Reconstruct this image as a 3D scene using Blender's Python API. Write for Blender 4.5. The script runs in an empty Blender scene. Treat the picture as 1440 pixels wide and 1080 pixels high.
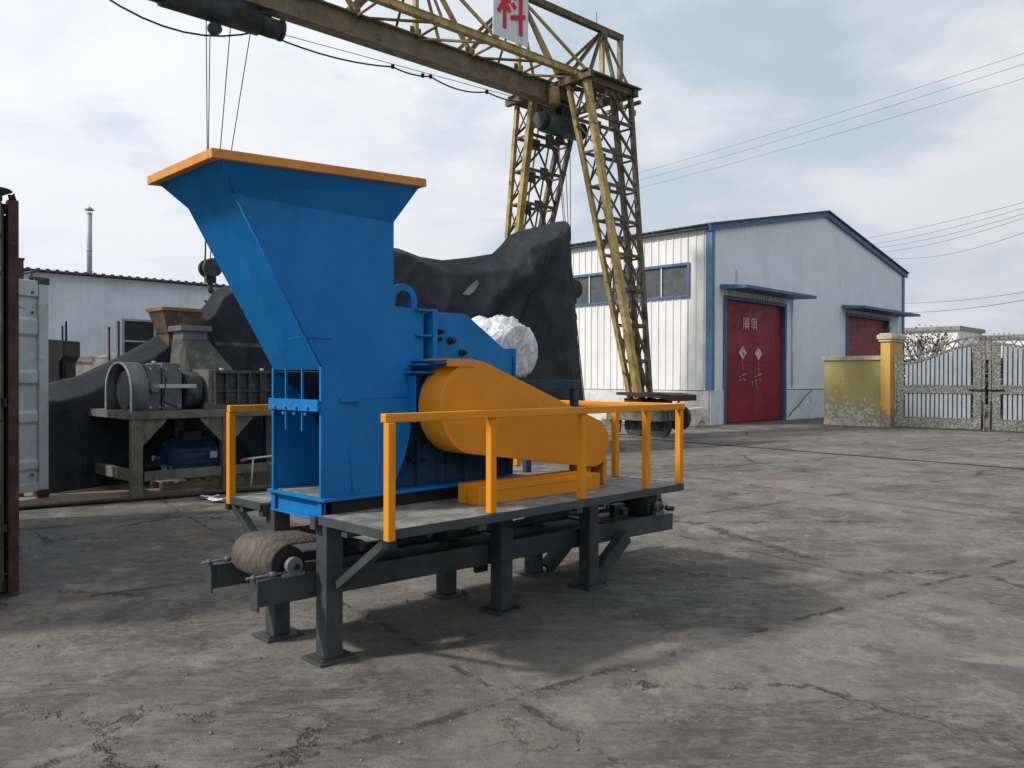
import bpy, math, random
from math import sin, cos, pi, radians, sqrt
from mathutils import Vector, Matrix, noise
random.seed(7)
SC = bpy.context.scene
COL = SC.collection

# ------------------------------------------------------------------ camera, sky, sun, exposure
cd = bpy.data.cameras.new("camera"); cam = bpy.data.objects.new("camera", cd); COL.objects.link(cam)
cd.sensor_fit = 'HORIZONTAL'; cd.sensor_width = 36.0; cd.lens = 36.0 * 1141.57 / 1440.0
cd.clip_start = 0.05; cd.clip_end = 4000
cam.matrix_world = Matrix.Translation((0, 0, 1.5)) @ Matrix.Rotation(pi / 2 - .0062, 4, 'X') @ Matrix.Rotation(.0026, 4, 'Z')
SC.camera = cam
SC.view_settings.view_transform = 'Standard'; SC.view_settings.look = 'None'
SC.view_settings.exposure = 0.0; SC.view_settings.gamma = 1.0

SUN_TRAVEL = Vector((1.10, .38, -1.0)).normalized()
sd = -SUN_TRAVEL
sun_el = math.asin(sd.z); sun_az = math.atan2(sd.x, sd.y)
ld = bpy.data.lights.new("sun", 'SUN'); ld.energy = 4.0; ld.angle = radians(4.0); ld.color = (1.0, .94, .86)
sun = bpy.data.objects.new("sun", ld); COL.objects.link(sun)
sun.rotation_euler = SUN_TRAVEL.to_track_quat('-Z', 'Y').to_euler(); sun.location = (-20, -8, 25)

def build_world():
    w = bpy.data.worlds.new("World"); SC.world = w; w.use_nodes = True
    nt = w.node_tree; N = nt.nodes; L = nt.links; N.clear()
    out = N.new('ShaderNodeOutputWorld'); bg = N.new('ShaderNodeBackground'); bg.inputs['Strength'].default_value = .1
    sky = N.new('ShaderNodeTexSky'); sky.sky_type = 'NISHITA'; sky.sun_disc = False
    sky.sun_elevation = sun_el; sky.sun_rotation = sun_az; sky.dust_density = 3.0; sky.air_density = 1.2
    tc = N.new('ShaderNodeTexCoord'); sep = N.new('ShaderNodeSeparateXYZ'); L.new(tc.outputs['Generated'], sep.inputs[0])
    def m(op, a, b=None, cl=False):
        n = N.new('ShaderNodeMath'); n.operation = op; n.use_clamp = cl
        for i, x in enumerate((a, b)):
            if x is None: continue
            if isinstance(x, (int, float)): n.inputs[i].default_value = x
            else: L.new(x, n.inputs[i])
        return n.outputs[0]
    zz = m('MAXIMUM', sep.outputs['Z'], 0.0)
    den = m('ADD', zz, .22)
    u = m('DIVIDE', sep.outputs['X'], den); v = m('DIVIDE', sep.outputs['Y'], den)
    cmb = N.new('ShaderNodeCombineXYZ'); L.new(u, cmb.inputs[0]); L.new(v, cmb.inputs[1]); cmb.inputs[2].default_value = 1.7
    def nz(scale, det, rough, dist, off=0.0):
        n = N.new('ShaderNodeTexNoise'); n.inputs['Scale'].default_value = scale; n.inputs['Detail'].default_value = det
        n.inputs['Roughness'].default_value = rough; n.inputs['Distortion'].default_value = dist
        mp = N.new('ShaderNodeMapping'); mp.inputs['Location'].default_value = (off, off * .7, 0)
        L.new(cmb.outputs[0], mp.inputs[0]); L.new(mp.outputs[0], n.inputs['Vector']); return n.outputs['Fac']
    def ramp(f, stops):
        r = N.new('ShaderNodeValToRGB'); L.new(f, r.inputs[0]); e = r.color_ramp.elements
        e[0].position, e[0].color = stops[0][0], (*stops[0][1], 1); e[1].position, e[1].color = stops[-1][0], (*stops[-1][1], 1)
        for p_, c_ in stops[1:-1]:
            x = e.new(p_); x.color = (*c_, 1)
        return r.outputs[0]
    def mix(f, a, b, mode='MIX'):
        x = N.new('ShaderNodeMix'); x.data_type = 'RGBA'; x.blend_type = mode
        for s_, val in ((0, f), (6, a), (7, b)):
            if isinstance(val, (int, float)): x.inputs[s_].default_value = val
            elif isinstance(val, tuple): x.inputs[s_].default_value = (*val, 1)
            else: L.new(val, x.inputs[s_])
        return x.outputs[2]
    n1 = nz(1.05, 9, .50, .25, 6.3); n2 = nz(2.6, 6, .55, .2, 9.4)
    dens = m('ADD', m('MULTIPLY', n1, .75), m('MULTIPLY', n2, .25))
    # more cloud towards the left of the view, gaps of blue on the right
    dens = m('SUBTRACT', dens, m('MULTIPLY', sep.outputs['X'], .14))
    mask = ramp(dens, [(.40, (0, 0, 0)), (.51, (1, 1, 1))])
    shade = ramp(n2, [(.34, (7.7, 8.15, 8.9)), (.56, (8.8, 8.95, 9.4))])
    blue = mix(.75, sky.outputs[0], (6.3, 7.7, 8.8))
    col = mix(mask, blue, shade)
    hz = ramp(zz, [(0.0, (1, 1, 1)), (.33, (0, 0, 0))])
    col = mix(m('MULTIPLY', hz, .75), col, (7.0, 7.15, 8.1))
    gain = m('ADD', 1.0, m('MULTIPLY', sep.outputs['X'], -.20)); col = mix(1.0, col, gain, 'MULTIPLY')
    L.new(col, bg.inputs['Color']); L.new(bg.outputs[0], out.inputs[0])
build_world()

# ------------------------------------------------------------------ helpers
def tag(o, label=None, cat=None, group=None, kind=None):
    if label: o['label'] = label
    if cat: o['category'] = cat
    if group: o['group'] = group
    if kind: o['kind'] = kind
    return o
def frame(x, y, head):            # local x = heading direction, local y = to its left
    return (x, y, 0), pi / 2 - head
def empty(name, loc, rz, label, cat, group=None):
    o = bpy.data.objects.new(name, None); COL.objects.link(o); o.location = loc; o.rotation_euler = (0, 0, rz)
    o.empty_display_size = .3
    return tag(o, label, cat, group)
V = Vector
NOSPLIT = {'hose', 'leaves', 'branches', 'roof_edge', 'eave', 'lettering', 'hopper'}
class MB:
    def __init__(s): s.v = []; s.f = []; s.sm = []
    def face(s, pts, smooth=False):
        b = len(s.v); s.v += [V(p) for p in pts]; s.f.append(list(range(b, b + len(pts)))); s.sm.append(smooth)
    def box(s, x0, x1, y0, y1, z0, z1):
        b = len(s.v)
        s.v += [V((x, y, z)) for z in (z0, z1) for x, y in ((x0, y0), (x1, y0), (x1, y1), (x0, y1))]
        for q in ((3, 2, 1, 0), (4, 5, 6, 7), (0, 1, 5, 4), (1, 2, 6, 5), (2, 3, 7, 6), (3, 0, 4, 7)):
            s.f.append([b + i for i in q]); s.sm.append(False)
        return s
    def beam(s, p, q, w, h, up=(0, 0, 1)):
        p = V(p); q = V(q); d = (q - p).normalized(); up = V(up)
        if abs(d.dot(up)) > .98: up = V((1, 0, 0)) if abs(d.x) < .9 else V((0, 1, 0))
        sd_ = d.cross(up).normalized(); u2 = sd_.cross(d).normalized(); b = len(s.v)
        for c in (p, q):
            for a, e in ((-1, -1), (1, -1), (1, 1), (-1, 1)): s.v.append(c + sd_ * a * w / 2 + u2 * e * h / 2)
        for qd in ((3, 2, 1, 0), (4, 5, 6, 7), (0, 1, 5, 4), (1, 2, 6, 5), (2, 3, 7, 6), (3, 0, 4, 7)):
            s.f.append([b + i for i in qd]); s.sm.append(False)
        return s
    def angle(s, p, q, w, t, up=(0, 0, 1)):      # L-section
        s.beam(p, q, w, t, up)
        p = V(p); q = V(q); d = (q - p).normalized(); u = V(up)
        if abs(d.dot(u)) > .98: u = V((1, 0, 0))
        sd_ = d.cross(u).normalized(); u2 = sd_.cross(d).normalized()
        o = sd_ * (w / 2 - t / 2) + u2 * (w / 2 + t / 2)
        s.beam(p + o, q + o, t, w, up); return s
    def tube(s, pts, r, n=8, cap=True):
        pts = [V(p) for p in pts]; rs = r if isinstance(r, (list, tuple)) else [r] * len(pts)
        b = len(s.v); prev = None
        for i, p in enumerate(pts):
            d = (pts[min(i + 1, len(pts) - 1)] - pts[max(i - 1, 0)]).normalized()
            a = V((0, 0, 1)) if abs(d.z) < .95 else V((1, 0, 0))
            if prev is not None: a = prev
            x = d.cross(a).normalized(); y = x.cross(d).normalized(); prev = y
            for k in range(n):
                t = 2 * pi * k / n; s.v.append(p + (x * cos(t) + y * sin(t)) * rs[i])
        for i in range(len(pts) - 1):
            for k in range(n):
                s.f.append([b + i * n + k, b + i * n + (k + 1) % n, b + (i + 1) * n + (k + 1) % n, b + (i + 1) * n + k]); s.sm.append(True)
        if cap:
            s.f.append([b + k for k in range(n)][::-1]); s.sm.append(False)
            e = b + (len(pts) - 1) * n; s.f.append([e + k for k in range(n)]); s.sm.append(False)
        return s
    def prism(s, poly, axis, a, b_):            # poly in the two other axes, extruded from a to b_
        def P(p, t):
            if axis == 'y': return V((p[0], t, p[1]))
            if axis == 'x': return V((t, p[0], p[1]))
            return V((p[0], p[1], t))
        n = len(poly); b = len(s.v)
        s.v += [P(p, a) for p in poly] + [P(p, b_) for p in poly]
        s.f.append(list(range(b, b + n))[::-1]); s.sm.append(False)
        s.f.append(list(range(b + n, b + 2 * n))); s.sm.append(False)
        for i in range(n):
            j = (i + 1) % n; s.f.append([b + i, b + j, b + n + j, b + n + i]); s.sm.append(False)
        return s
    def ring(s, c, axis, r0, r1, a, b_, a0=0, a1=2 * pi, n=24):   # annular sector extruded
        full = abs(a1 - a0 - 2 * pi) < 1e-6
        for i in range(n):
            t0 = a0 + (a1 - a0) * i / n; t1 = a0 + (a1 - a0) * (i + 1) / n
            q = [(c[0] + r * cos(t), c[1] + r * sin(t)) for r, t in ((r0, t0), (r1, t0), (r1, t1), (r0, t1))]
            s.prism(q, axis, a, b_)
        return s
    def grid(s, fn, nu, nv, smooth=True, wrap=False):
        b = len(s.v)
        for j in range(nv):
            for i in range(nu): s.v.append(V(fn(i / (nu - 1), j / (nv - 1))))
        for j in range(nv - 1):
            for i in range(nu - 1):
                s.f.append([b + j * nu + i, b + j * nu + i + 1, b + (j + 1) * nu + i + 1, b + (j + 1) * nu + i]); s.sm.append(smooth)
        return s
    def build(s, name, m, parent=None, bevel=0, solid=0, loc=None, fix=True):
        if parent is not None and not solid and fix and name not in NOSPLIT and len(s.f) < 3000:
            gp = s.clusters()
            if 1 < len(gp) <= 60:
                res = []
                for fs in gp:
                    p = MB(); mp = {}
                    for fi in fs:
                        f = []
                        for vi in s.f[fi]:
                            if vi not in mp: mp[vi] = len(p.v); p.v.append(s.v[vi])
                            f.append(mp[vi])
                        p.f.append(f); p.sm.append(s.sm[fi])
                    res.append(p.build1(name, m, parent, bevel, solid, loc, fix))
                return res[0]
        return s.build1(name, m, parent, bevel, solid, loc, fix)
    def clusters(s):
        par = list(range(len(s.v)))
        def find(a):
            while par[a] != a: par[a] = par[par[a]]; a = par[a]
            return a
        for f in s.f:
            for a in f[1:]: par[find(a)] = find(f[0])
        comp = {}
        for i, f in enumerate(s.f): comp.setdefault(find(f[0]), []).append(i)
        cs = []
        for fs in comp.values():
            vs = [s.v[v] for i in fs for v in s.f[i]]
            cs.append([[min(v[k] for v in vs) - .012 for k in range(3)], [max(v[k] for v in vs) + .012 for k in range(3)], fs])
        n = len(cs); pr = list(range(n))
        def fd(a):
            while pr[a] != a: a = pr[a]
            return a
        for i in range(n):
            for j in range(i + 1, n):
                if all(cs[i][0][k] <= cs[j][1][k] and cs[j][0][k] <= cs[i][1][k] for k in range(3)): pr[fd(j)] = fd(i)
        out = {}
        for i in range(n): out.setdefault(fd(i), []).extend(cs[i][2])
        return list(out.values())
    def build1(s, name, m, parent=None, bevel=0, solid=0, loc=None, fix=True):
        me = bpy.data.meshes.new(name); me.from_pydata([tuple(v) for v in s.v], [], s.f)
        me.polygons.foreach_set('use_smooth', s.sm)
        import bmesh
        bm = bmesh.new(); bm.from_mesh(me)
        if solid or fix: bmesh.ops.remove_doubles(bm, verts=bm.verts, dist=1e-5) if solid else None
        if fix: bmesh.ops.recalc_face_normals(bm, faces=bm.faces)
        bm.to_mesh(me); bm.free()
        me.materials.append(m); o = bpy.data.objects.new(name, me); COL.objects.link(o)
        if parent: o.parent = parent
        if loc: o.location = loc
        if solid:
            md = o.modifiers.new('solid', 'SOLIDIFY'); md.thickness = solid; md.offset = 0
        if bevel:
            md = o.modifiers.new('bevel', 'BEVEL'); md.width = bevel; md.segments = 2; md.limit_method = 'ANGLE'
        return o
def arc(cx, cz, r, a0, a1, n=16):
    return [(cx + r * cos(a0 + (a1 - a0) * i / n), cz + r * sin(a0 + (a1 - a0) * i / n)) for i in range(n + 1)]
def dup(o, loc=None, parent=None, label=None):
    c = o.copy(); COL.objects.link(c)
    if parent: c.parent = parent
    if loc is not None: c.location = loc
    if label: c['label'] = label
    for ch in o.children:
        d = ch.copy(); COL.objects.link(d); d.parent = c
    return c

# ------------------------------------------------------------------ materials
class Mat:
    def __init__(s, name):
        s.m = bpy.data.materials.new(name); s.m.use_nodes = True; s.nt = s.m.node_tree; s.N = s.nt.nodes; s.L = s.nt.links
        s.b = s.N['Principled BSDF']; s.tc = s.N.new('ShaderNodeTexCoord').outputs['Object']
    def val(s, sock, x):
        if x is None: return
        if isinstance(x, (int, float)): sock.default_value = x
        elif isinstance(x, tuple): sock.default_value = (*x, 1) if len(sock.default_value) == 4 and len(x) == 3 else x
        else: s.L.new(x, sock)
    def mp(s, scale=(1, 1, 1), rot=(0, 0, 0), loc=(0, 0, 0), src=None):
        n = s.N.new('ShaderNodeMapping'); n.inputs['Scale'].default_value = scale; n.inputs['Rotation'].default_value = rot
        n.inputs['Location'].default_value = loc; s.L.new(src or s.tc, n.inputs[0]); return n.outputs[0]
    def noise(s, scale, det=4, rough=.55, dist=0, vec=None, col=False):
        n = s.N.new('ShaderNodeTexNoise'); n.inputs['Scale'].default_value = scale; n.inputs['Detail'].default_value = det
        n.inputs['Roughness'].default_value = rough; n.inputs['Distortion'].default_value = dist
        s.L.new(vec or s.tc, n.inputs['Vector']); return n.outputs['Color' if col else 'Fac']
    def vor(s, scale, feat='DISTANCE_TO_EDGE', vec=None):
        n = s.N.new('ShaderNodeTexVoronoi'); n.feature = feat; n.inputs['Scale'].default_value = scale
        s.L.new(vec or s.tc, n.inputs['Vector']); return n.outputs['Distance']
    def math(s, op, a, b=None, clamp=False):
        n = s.N.new('ShaderNodeMath'); n.operation = op; n.use_clamp = clamp; s.val(n.inputs[0], a); s.val(n.inputs[1], b); return n.outputs[0]
    def ramp(s, f, *stops):
        r = s.N.new('ShaderNodeMapRange'); r.inputs[1].default_value = stops[0]; r.inputs[2].default_value = stops[1]
        r.inputs[3].default_value = stops[2] if len(stops) > 2 else 0; r.inputs[4].default_value = stops[3] if len(stops) > 3 else 1
        r.interpolation_type = 'SMOOTHSTEP'; s.L.new(f, r.inputs[0]); return r.outputs[0]
    def mix(s, f, a, b, mode='MIX'):
        x = s.N.new('ShaderNodeMix'); x.data_type = 'RGBA'; x.blend_type = mode
        s.val(x.inputs[0], f); s.val(x.inputs[6], a); s.val(x.inputs[7], b); return x.outputs[2]
    def vadd(s, a, b, sc):
        n = s.N.new('ShaderNodeVectorMath'); n.operation = 'MULTIPLY_ADD'; s.L.new(b, n.inputs[0]); n.inputs[1].default_value = (sc, sc, sc); s.L.new(a, n.inputs[2]); return n.outputs[0]
    def sep(s, v=None):
        n = s.N.new('ShaderNodeSeparateXYZ'); s.L.new(v or s.tc, n.inputs[0]); return n.outputs
    def bump(s, h, strength=.3, dist=.01):
        n = s.N.new('ShaderNodeBump'); n.inputs['Strength'].default_value = strength; n.inputs['Distance'].default_value = dist
        s.L.new(h, n.inputs['Height']); s.L.new(n.outputs[0], s.b.inputs['Normal'])
    def out(s, col, rough=.6, metal=0.0, **k):
        s.val(s.b.inputs['Base Color'], col); s.val(s.b.inputs['Roughness'], rough); s.b.inputs['Metallic'].default_value = metal
        for a, x in k.items(): s.val(s.b.inputs[a.replace('_', ' ')], x)
        return s.m
def paint(name, base, rough=.45, var=.12, dust=None, dust_amt=.0, rust=None, rust_amt=0.0, scuff=None, bump=.04, scale=3.0, metal=0.0, rs=6.0, fine=0.0):
    m = Mat(name); n1 = m.noise(scale, 6, .6, .4); n2 = m.noise(scale * 7, 4, .6)
    d = tuple(c * (1 - var * 1.6) for c in base); l = tuple(min(1, c * (1 + var)) for c in base)
    col = m.mix(m.ramp(n1, .3, .7), d, l)
    if fine: col = m.mix(m.ramp(n2, .35, .7, 0, fine), col, tuple(c * .55 for c in base))
    if scuff:
        ns = m.noise(5, 7, .75, .5, m.mp(scale=(2.2, 2.2, .35), loc=(3, 3, 3))); col = m.mix(m.ramp(ns, .56, .70, 0, .55), col, scuff)
        nq = m.noise(16, 6, .8, 1.0, m.mp(loc=(9, 1, 4))); col = m.mix(m.ramp(nq, .68, .72, 0, .5), col, tuple(c * .35 + .02 for c in base))
    if dust:
        nd = m.noise(scale * 1.7, 7, .68, .6, m.mp(loc=(4, 2, 9)))
        col = m.mix(m.ramp(nd, .62 - dust_amt * .35, .8 - dust_amt * .3, 0, min(1, dust_amt * 1.6)), col, dust)
    if rust:
        nr = m.noise(rs, 8, .7, .8, m.mp(loc=(7, 1, 3)))
        col = m.mix(m.ramp(nr, .66 - rust_amt * .3, .70 - rust_amt * .3), col, rust)
    rr = m.ramp(n2, .3, .7, max(.1, rough - .1), min(1, rough + .12))
    h = m.math('ADD', m.math('MULTIPLY', n1, 2.0), m.math('MULTIPLY', n2, .5))
    m.bump(h, bump * 4, .01)
    return m.out(col, rr, metal, Specular_IOR_Level=.3 if not metal else .5)
M = {}
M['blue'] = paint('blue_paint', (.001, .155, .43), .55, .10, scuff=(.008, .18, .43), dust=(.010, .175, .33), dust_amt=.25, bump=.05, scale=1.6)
M['blue_dark'] = paint('dark_blue_paint_dusty', (.004, .045, .10), .6, .25, dust=(.05, .06, .055), dust_amt=.45, bump=.06)  # base far darker than the body blue, with grey dust over it
M['orange'] = paint('orange_paint', (.68, .25, .009), .5, .07, scuff=(.60, .26, .04), dust=(.5, .24, .05), dust_amt=.22, bump=.02, scale=2.0)
M['orange_rim'] = paint('orange_rim_paint', (.60, .24, .04), .5, .12, dust=(.45, .23, .09), dust_amt=.3)
M['grey_steel'] = paint('dark_grey_frame_paint', (.050, .058, .060), .5, .15, scuff=(.08, .09, .09), dust=(.10, .10, .095), dust_amt=.2, bump=.03)
M['deck'] = paint('dusty_deck_plate', (.14, .145, .145), .65, .15, dust=(.25, .24, .21), dust_amt=.55, bump=.05, fine=.3)
M['black'] = paint('black_part', (.018, .018, .02), .5, .2)
M['rubber'] = paint('black_rubber', (.02, .02, .021), .75, .3, dust=(.09, .08, .07), dust_amt=.25)
M['metal'] = paint('bare_steel', (.36, .36, .37), .38, .2, metal=.8, rust=(.12, .06, .03), rust_amt=.25)
M['crane_yellow'] = paint('faded_yellow_crane_paint', (.42, .30, .10), .6, .25, dust=(.22, .17, .09), dust_amt=.4, rust=(.12, .06, .03), rust_amt=.25, rs=3.0, bump=.05)
M['crane_brown'] = paint('weathered_brown_crane_paint', (.22, .185, .11), .7, .2, dust=(.25, .21, .12), dust_amt=.4, rust=(.13, .075, .06), rust_amt=.2, rs=2.5)
M['crane_dark'] = paint('grimy_crane_machinery', (.04, .045, .045), .6, .3, dust=(.10, .10, .09), dust_amt=.3)
M['hoist_green'] = paint('green_hoist_drum', (.035, .07, .06), .5, .25, dust=(.10, .10, .08), dust_amt=.3)
M['rope'] = paint('wire_rope', (.07, .07, .075), .6, .1)
M['sign_white'] = paint('white_sign_sheet', (.62, .65, .68), .4, .05)
M['sign_red'] = paint('red_lettering', (.6, .02, .035), .5, .05)
M['wall_white'] = paint('white_steel_cladding', (.70, .71, .70), .5, .04, dust=(.55, .52, .45), dust_amt=.2, scale=.8)
M['wall_gable'] = paint('pale_blue_grey_cladding', (.68, .735, .775), .5, .04, dust=(.58, .62, .64), dust_amt=.3, scale=.5)
M['shed_wall'] = paint('shed_cladding', (.60, .67, .74), .55, .07, dust=(.50, .54, .58), dust_amt=.35, scale=.6)
M['trim_blue'] = paint('blue_trim', (.065, .14, .27), .5, .12, dust=(.12, .17, .24), dust_amt=.3)
M['roof'] = paint('dark_roof_sheet', (.06, .075, .09), .6, .2)
M['door_red'] = paint('dark_red_door_paint', (.24, .020, .03), .5, .14, dust=(.23, .04, .045), dust_amt=.35, scale=1.0, bump=.03)
M['glass'] = paint('dusty_window_glass', (.075, .085, .088), .35, .15, dust=(.12, .13, .13), dust_amt=.4)
M['white_mark'] = paint('faded_white_marks', (.55, .5, .5), .7, .15, rust=(.3, .05, .06), rust_amt=.4, rs=9)
M['plinth'] = paint('plinth_render', (.62, .62, .60), .8, .08, dust=(.42, .38, .32), dust_amt=.45, scale=1.5)
M['plinth_blue'] = paint('plinth_render_gable', (.60, .67, .70), .8, .08, dust=(.46, .48, .48), dust_amt=.4, scale=1.5)
M['container'] = paint('grey_container_paint', (.42, .48, .485), .55, .08, dust=(.30, .33, .33), dust_amt=.35, rust=(.10, .05, .03), rust_amt=.10, rs=5, scale=2)
M['rusty'] = paint('rust_brown_steel', (.070, .031, .028), .65, .25, dust=(.10, .07, .058), dust_amt=.35, scale=5)
M['pole_green'] = paint('grey_green_tube', (.13, .15, .13), .5, .15, dust=(.22, .22, .19), dust_amt=.4)
M['crusher_grey'] = paint('primer_grey_steel', (.125, .128, .14), .6, .12, dust=(.19, .19, .185), dust_amt=.35, bump=.04, scale=2)
M['crusher_dark'] = paint('dark_ribbed_steel', (.05, .052, .055), .6, .2, dust=(.12, .12, .115), dust_amt=.4)
M['stand_pale'] = paint('dusty_stand_steel', (.13, .125, .10), .7, .2, dust=(.26, .25, .20), dust_amt=.35, scale=5)
M['funnel'] = paint('brown_funnel_paint', (.12, .075, .05), .6, .2, dust=(.2, .16, .12), dust_amt=.4)
M['motor_blue'] = paint('dark_blue_motor', (.03, .07, .14), .45, .2)
M['wood'] = paint('old_wood', (.19, .15, .10), .8, .25, dust=(.24, .2, .15), dust_amt=.4)
M['pink'] = paint('faded_pink_tube', (.30, .10, .17), .5, .2)
M['pale_tube'] = paint('pale_tube', (.42, .42, .42), .5, .1)
M['paper'] = paint('crumpled_paper', (.62, .60, .72), .7, .15)
M['chimney'] = paint('pale_flue_pipe', (.38, .42, .45), .5, .1)
M['trim_sunlit'] = paint('sunlit_blue_trim', (.09, .20, .36), .5, .1, dust=(.14, .22, .32), dust_amt=.3)  # same blue trim, lightened to paint in the sun on the corner
M['funnel_rim'] = paint('dull_brown_orange_rim', (.26, .12, .05), .6, .2)
M['crane_shaded'] = paint('shaded_lattice_paint', (.125, .098, .055), .7, .25, dust=(.17, .13, .07), dust_amt=.35, rust=(.05, .03, .022), rust_amt=.35, rs=4)  # shade on lattice and right-hand chords painted in as a darker tone, plus rust
M['grit'] = paint('grit', (.17, .16, .145), .9, .3)
M['rail_dark'] = paint('dark_rail', (.03, .026, .025), .6, .3)
M['hood'] = paint('sooty_hood_steel', (.055, .055, .05), .7, .3, dust=(.18, .175, .155), dust_amt=.35, scale=2)
M['stone'] = paint('pale_stone_cap', (.50, .47, .33), .9, .2, dust=(.42, .40, .34), dust_amt=.4)
M['debris'] = paint('pale_debris', (.33, .30, .26), .9, .3, dust=(.45, .42, .38), dust_amt=.4)
M['bldg'] = paint('far_building_render', (.74, .72, .70), .8, .05)
M['bldg_roof'] = paint('far_building_coping', (.22, .22, .22), .8, .1)
M['twig'] = paint('bare_twigs', (.10, .085, .07), .9, .3)
M['leaf'] = paint('dry_leaves', (.10, .095, .055), .9, .4)
M['concrete'] = paint('concrete_block', (.42, .40, .36), .9, .15, dust=(.5, .48, .44), dust_amt=.3)

def mat_belt():
    m = Mat('dusty_conveyor_belt'); x, y, z = m.sep()
    n = m.noise(2.2, 8, .75, 1.4, m.mp(scale=(3, 7, 3), rot=(.5, .3, .6))); n2 = m.noise(26, 5, .7)
    col = m.mix(m.ramp(n, .40, .60), (.125, .105, .082), (.065, .055, .044)); col = m.mix(m.ramp(n2, .5, .7, 0, .6), col, (.05, .04, .032))
    ch = m.math('ADD', m.math('MULTIPLY', x, 18), m.math('MULTIPLY', m.math('ABSOLUTE', m.math('SUBTRACT', m.math('FRACT', m.math('MULTIPLY', y, 8.5)), .5)), 1.6))
    cv = m.ramp(m.math('ABSOLUTE', m.math('SUBTRACT', m.math('FRACT', ch), .5)), .10, .16, 1, 0); cv = m.math('MULTIPLY', cv, m.ramp(x, -.22, -.1, .25, 1))
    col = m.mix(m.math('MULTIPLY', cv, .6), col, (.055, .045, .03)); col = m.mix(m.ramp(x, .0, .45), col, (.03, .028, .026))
    m.bump(m.math('ADD', m.math('ADD', n, n2), m.math('MULTIPLY', cv, -.6)), .7, .012); return m.out(col, .9)
M['belt'] = mat_belt()
def mat_tarp():
    m = Mat('black_tarpaulin'); n = m.noise(1.1, 6, .6, .8); n2 = m.noise(5, 6, .65, .5); n3 = m.noise(120, 2, .5)
    col = m.mix(m.ramp(n, .35, .72), (.013, .015, .022), (.027, .031, .039)); col = m.mix(m.ramp(n2, .60, .8, 0, .4), col, (.05, .052, .055))
    rd = m.math('ABSOLUTE', m.math('SUBTRACT', m.noise(2.6, 4, .55, .8, m.mp(scale=(1.4, 1.4, .7))), .5)); rd = m.ramp(rd, 0, .09, 1, 0)
    m.bump(m.math('ADD', m.math('ADD', m.math('MULTIPLY', n2, .6), m.math('MULTIPLY', rd, .12)), m.math('MULTIPLY', n3, .08)), .7, .05); return m.out(col, .72, Specular_IOR_Level=.35)
M['tarp'] = mat_tarp()
def mat_wrap():
    m = Mat('crumpled_plastic_wrap'); mp = m.mp(scale=(1, .5, 1)); n = m.noise(11, 6, .62, 1.1, mp); n2 = m.noise(30, 3, .6, .6)
    col = m.mix(m.ramp(n, .38, .62), (.36, .40, .42), (.66, .69, .70)); m.bump(m.math('ADD', n, m.math('MULTIPLY', n2, .3)), 1.0, .02)
    return m.out(col, .22, Specular_IOR_Level=.8, Coat_Weight=.4)
M['wrap'] = mat_wrap()
def mat_yellow_wall():
    m = Mat('peeling_yellow_wall'); z = m.sep()[2]; n = m.noise(1.3, 4, .6); nf = m.noise(5.5, 8, .72, .6); nc = m.noise(2.2, 6, .6, .3, m.mp(loc=(5, 5, 5)))
    col = m.mix(m.ramp(n, .35, .65), (.38, .31, .11), (.40, .37, .15)); col = m.mix(m.ramp(nc, .5, .7, 0, .7), col, (.40, .33, .17))
    low = m.ramp(z, 0.0, 1.7, .17, 0.0); pe = m.ramp(m.math('ADD', nf, low), .63, .66); col = m.mix(pe, col, (.54, .52, .47))
    st = m.ramp(m.math('ADD', m.noise(9, 5, .7, .3, m.mp(loc=(1, 8, 2))), low), .72, .78); col = m.mix(st, col, (.12, .10, .08))
    m.bump(m.math('ADD', pe, nf), .5, .02); return m.out(col, .85)
M['yellow_wall'] = mat_yellow_wall()
def mat_pillar():
    m = Mat('orange_pillar_render'); z = m.sep()[2]; n = m.noise(2, 6, .6); nf = m.noise(6, 8, .7, .5)
    col = m.mix(m.ramp(n, .3, .7), (.60, .33, .055), (.55, .37, .10)); low = m.ramp(z, .2, 1.0, .3, 0.0)
    col = m.mix(m.ramp(m.math('ADD', nf, low), .66, .74), col, (.26, .19, .14)); m.bump(nf, .4, .02); return m.out(col, .85)
M['pillar'] = mat_pillar()
def mat_gate(name, base, mottled, amt):
    m = Mat(name); n = m.noise(22, 8, .8, .8); n2 = m.noise(2, 5, .6)
    col = m.mix(m.ramp(n2, .3, .7), base, tuple(c * .8 for c in base)); col = m.mix(m.ramp(n, .62 - amt, .68 - amt), col, mottled)
    m.bump(n, .4, .01); return m.out(col, .6)
M['gate_frame'] = mat_gate('flaking_gate_frame', (.30, .305, .285), (.055, .06, .055), .17)
M['gate_bar'] = mat_gate('pale_gate_bar', (.29, .32, .355), (.14, .15, .15), .04)
M['gate_dark'] = mat_gate('dark_gate_scroll', (.10, .105, .095), (.25, .25, .23), .10)
M['hedge'] = mat_gate('dark_hedge', (.05, .055, .035), (.02, .025, .015), .2)

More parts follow.
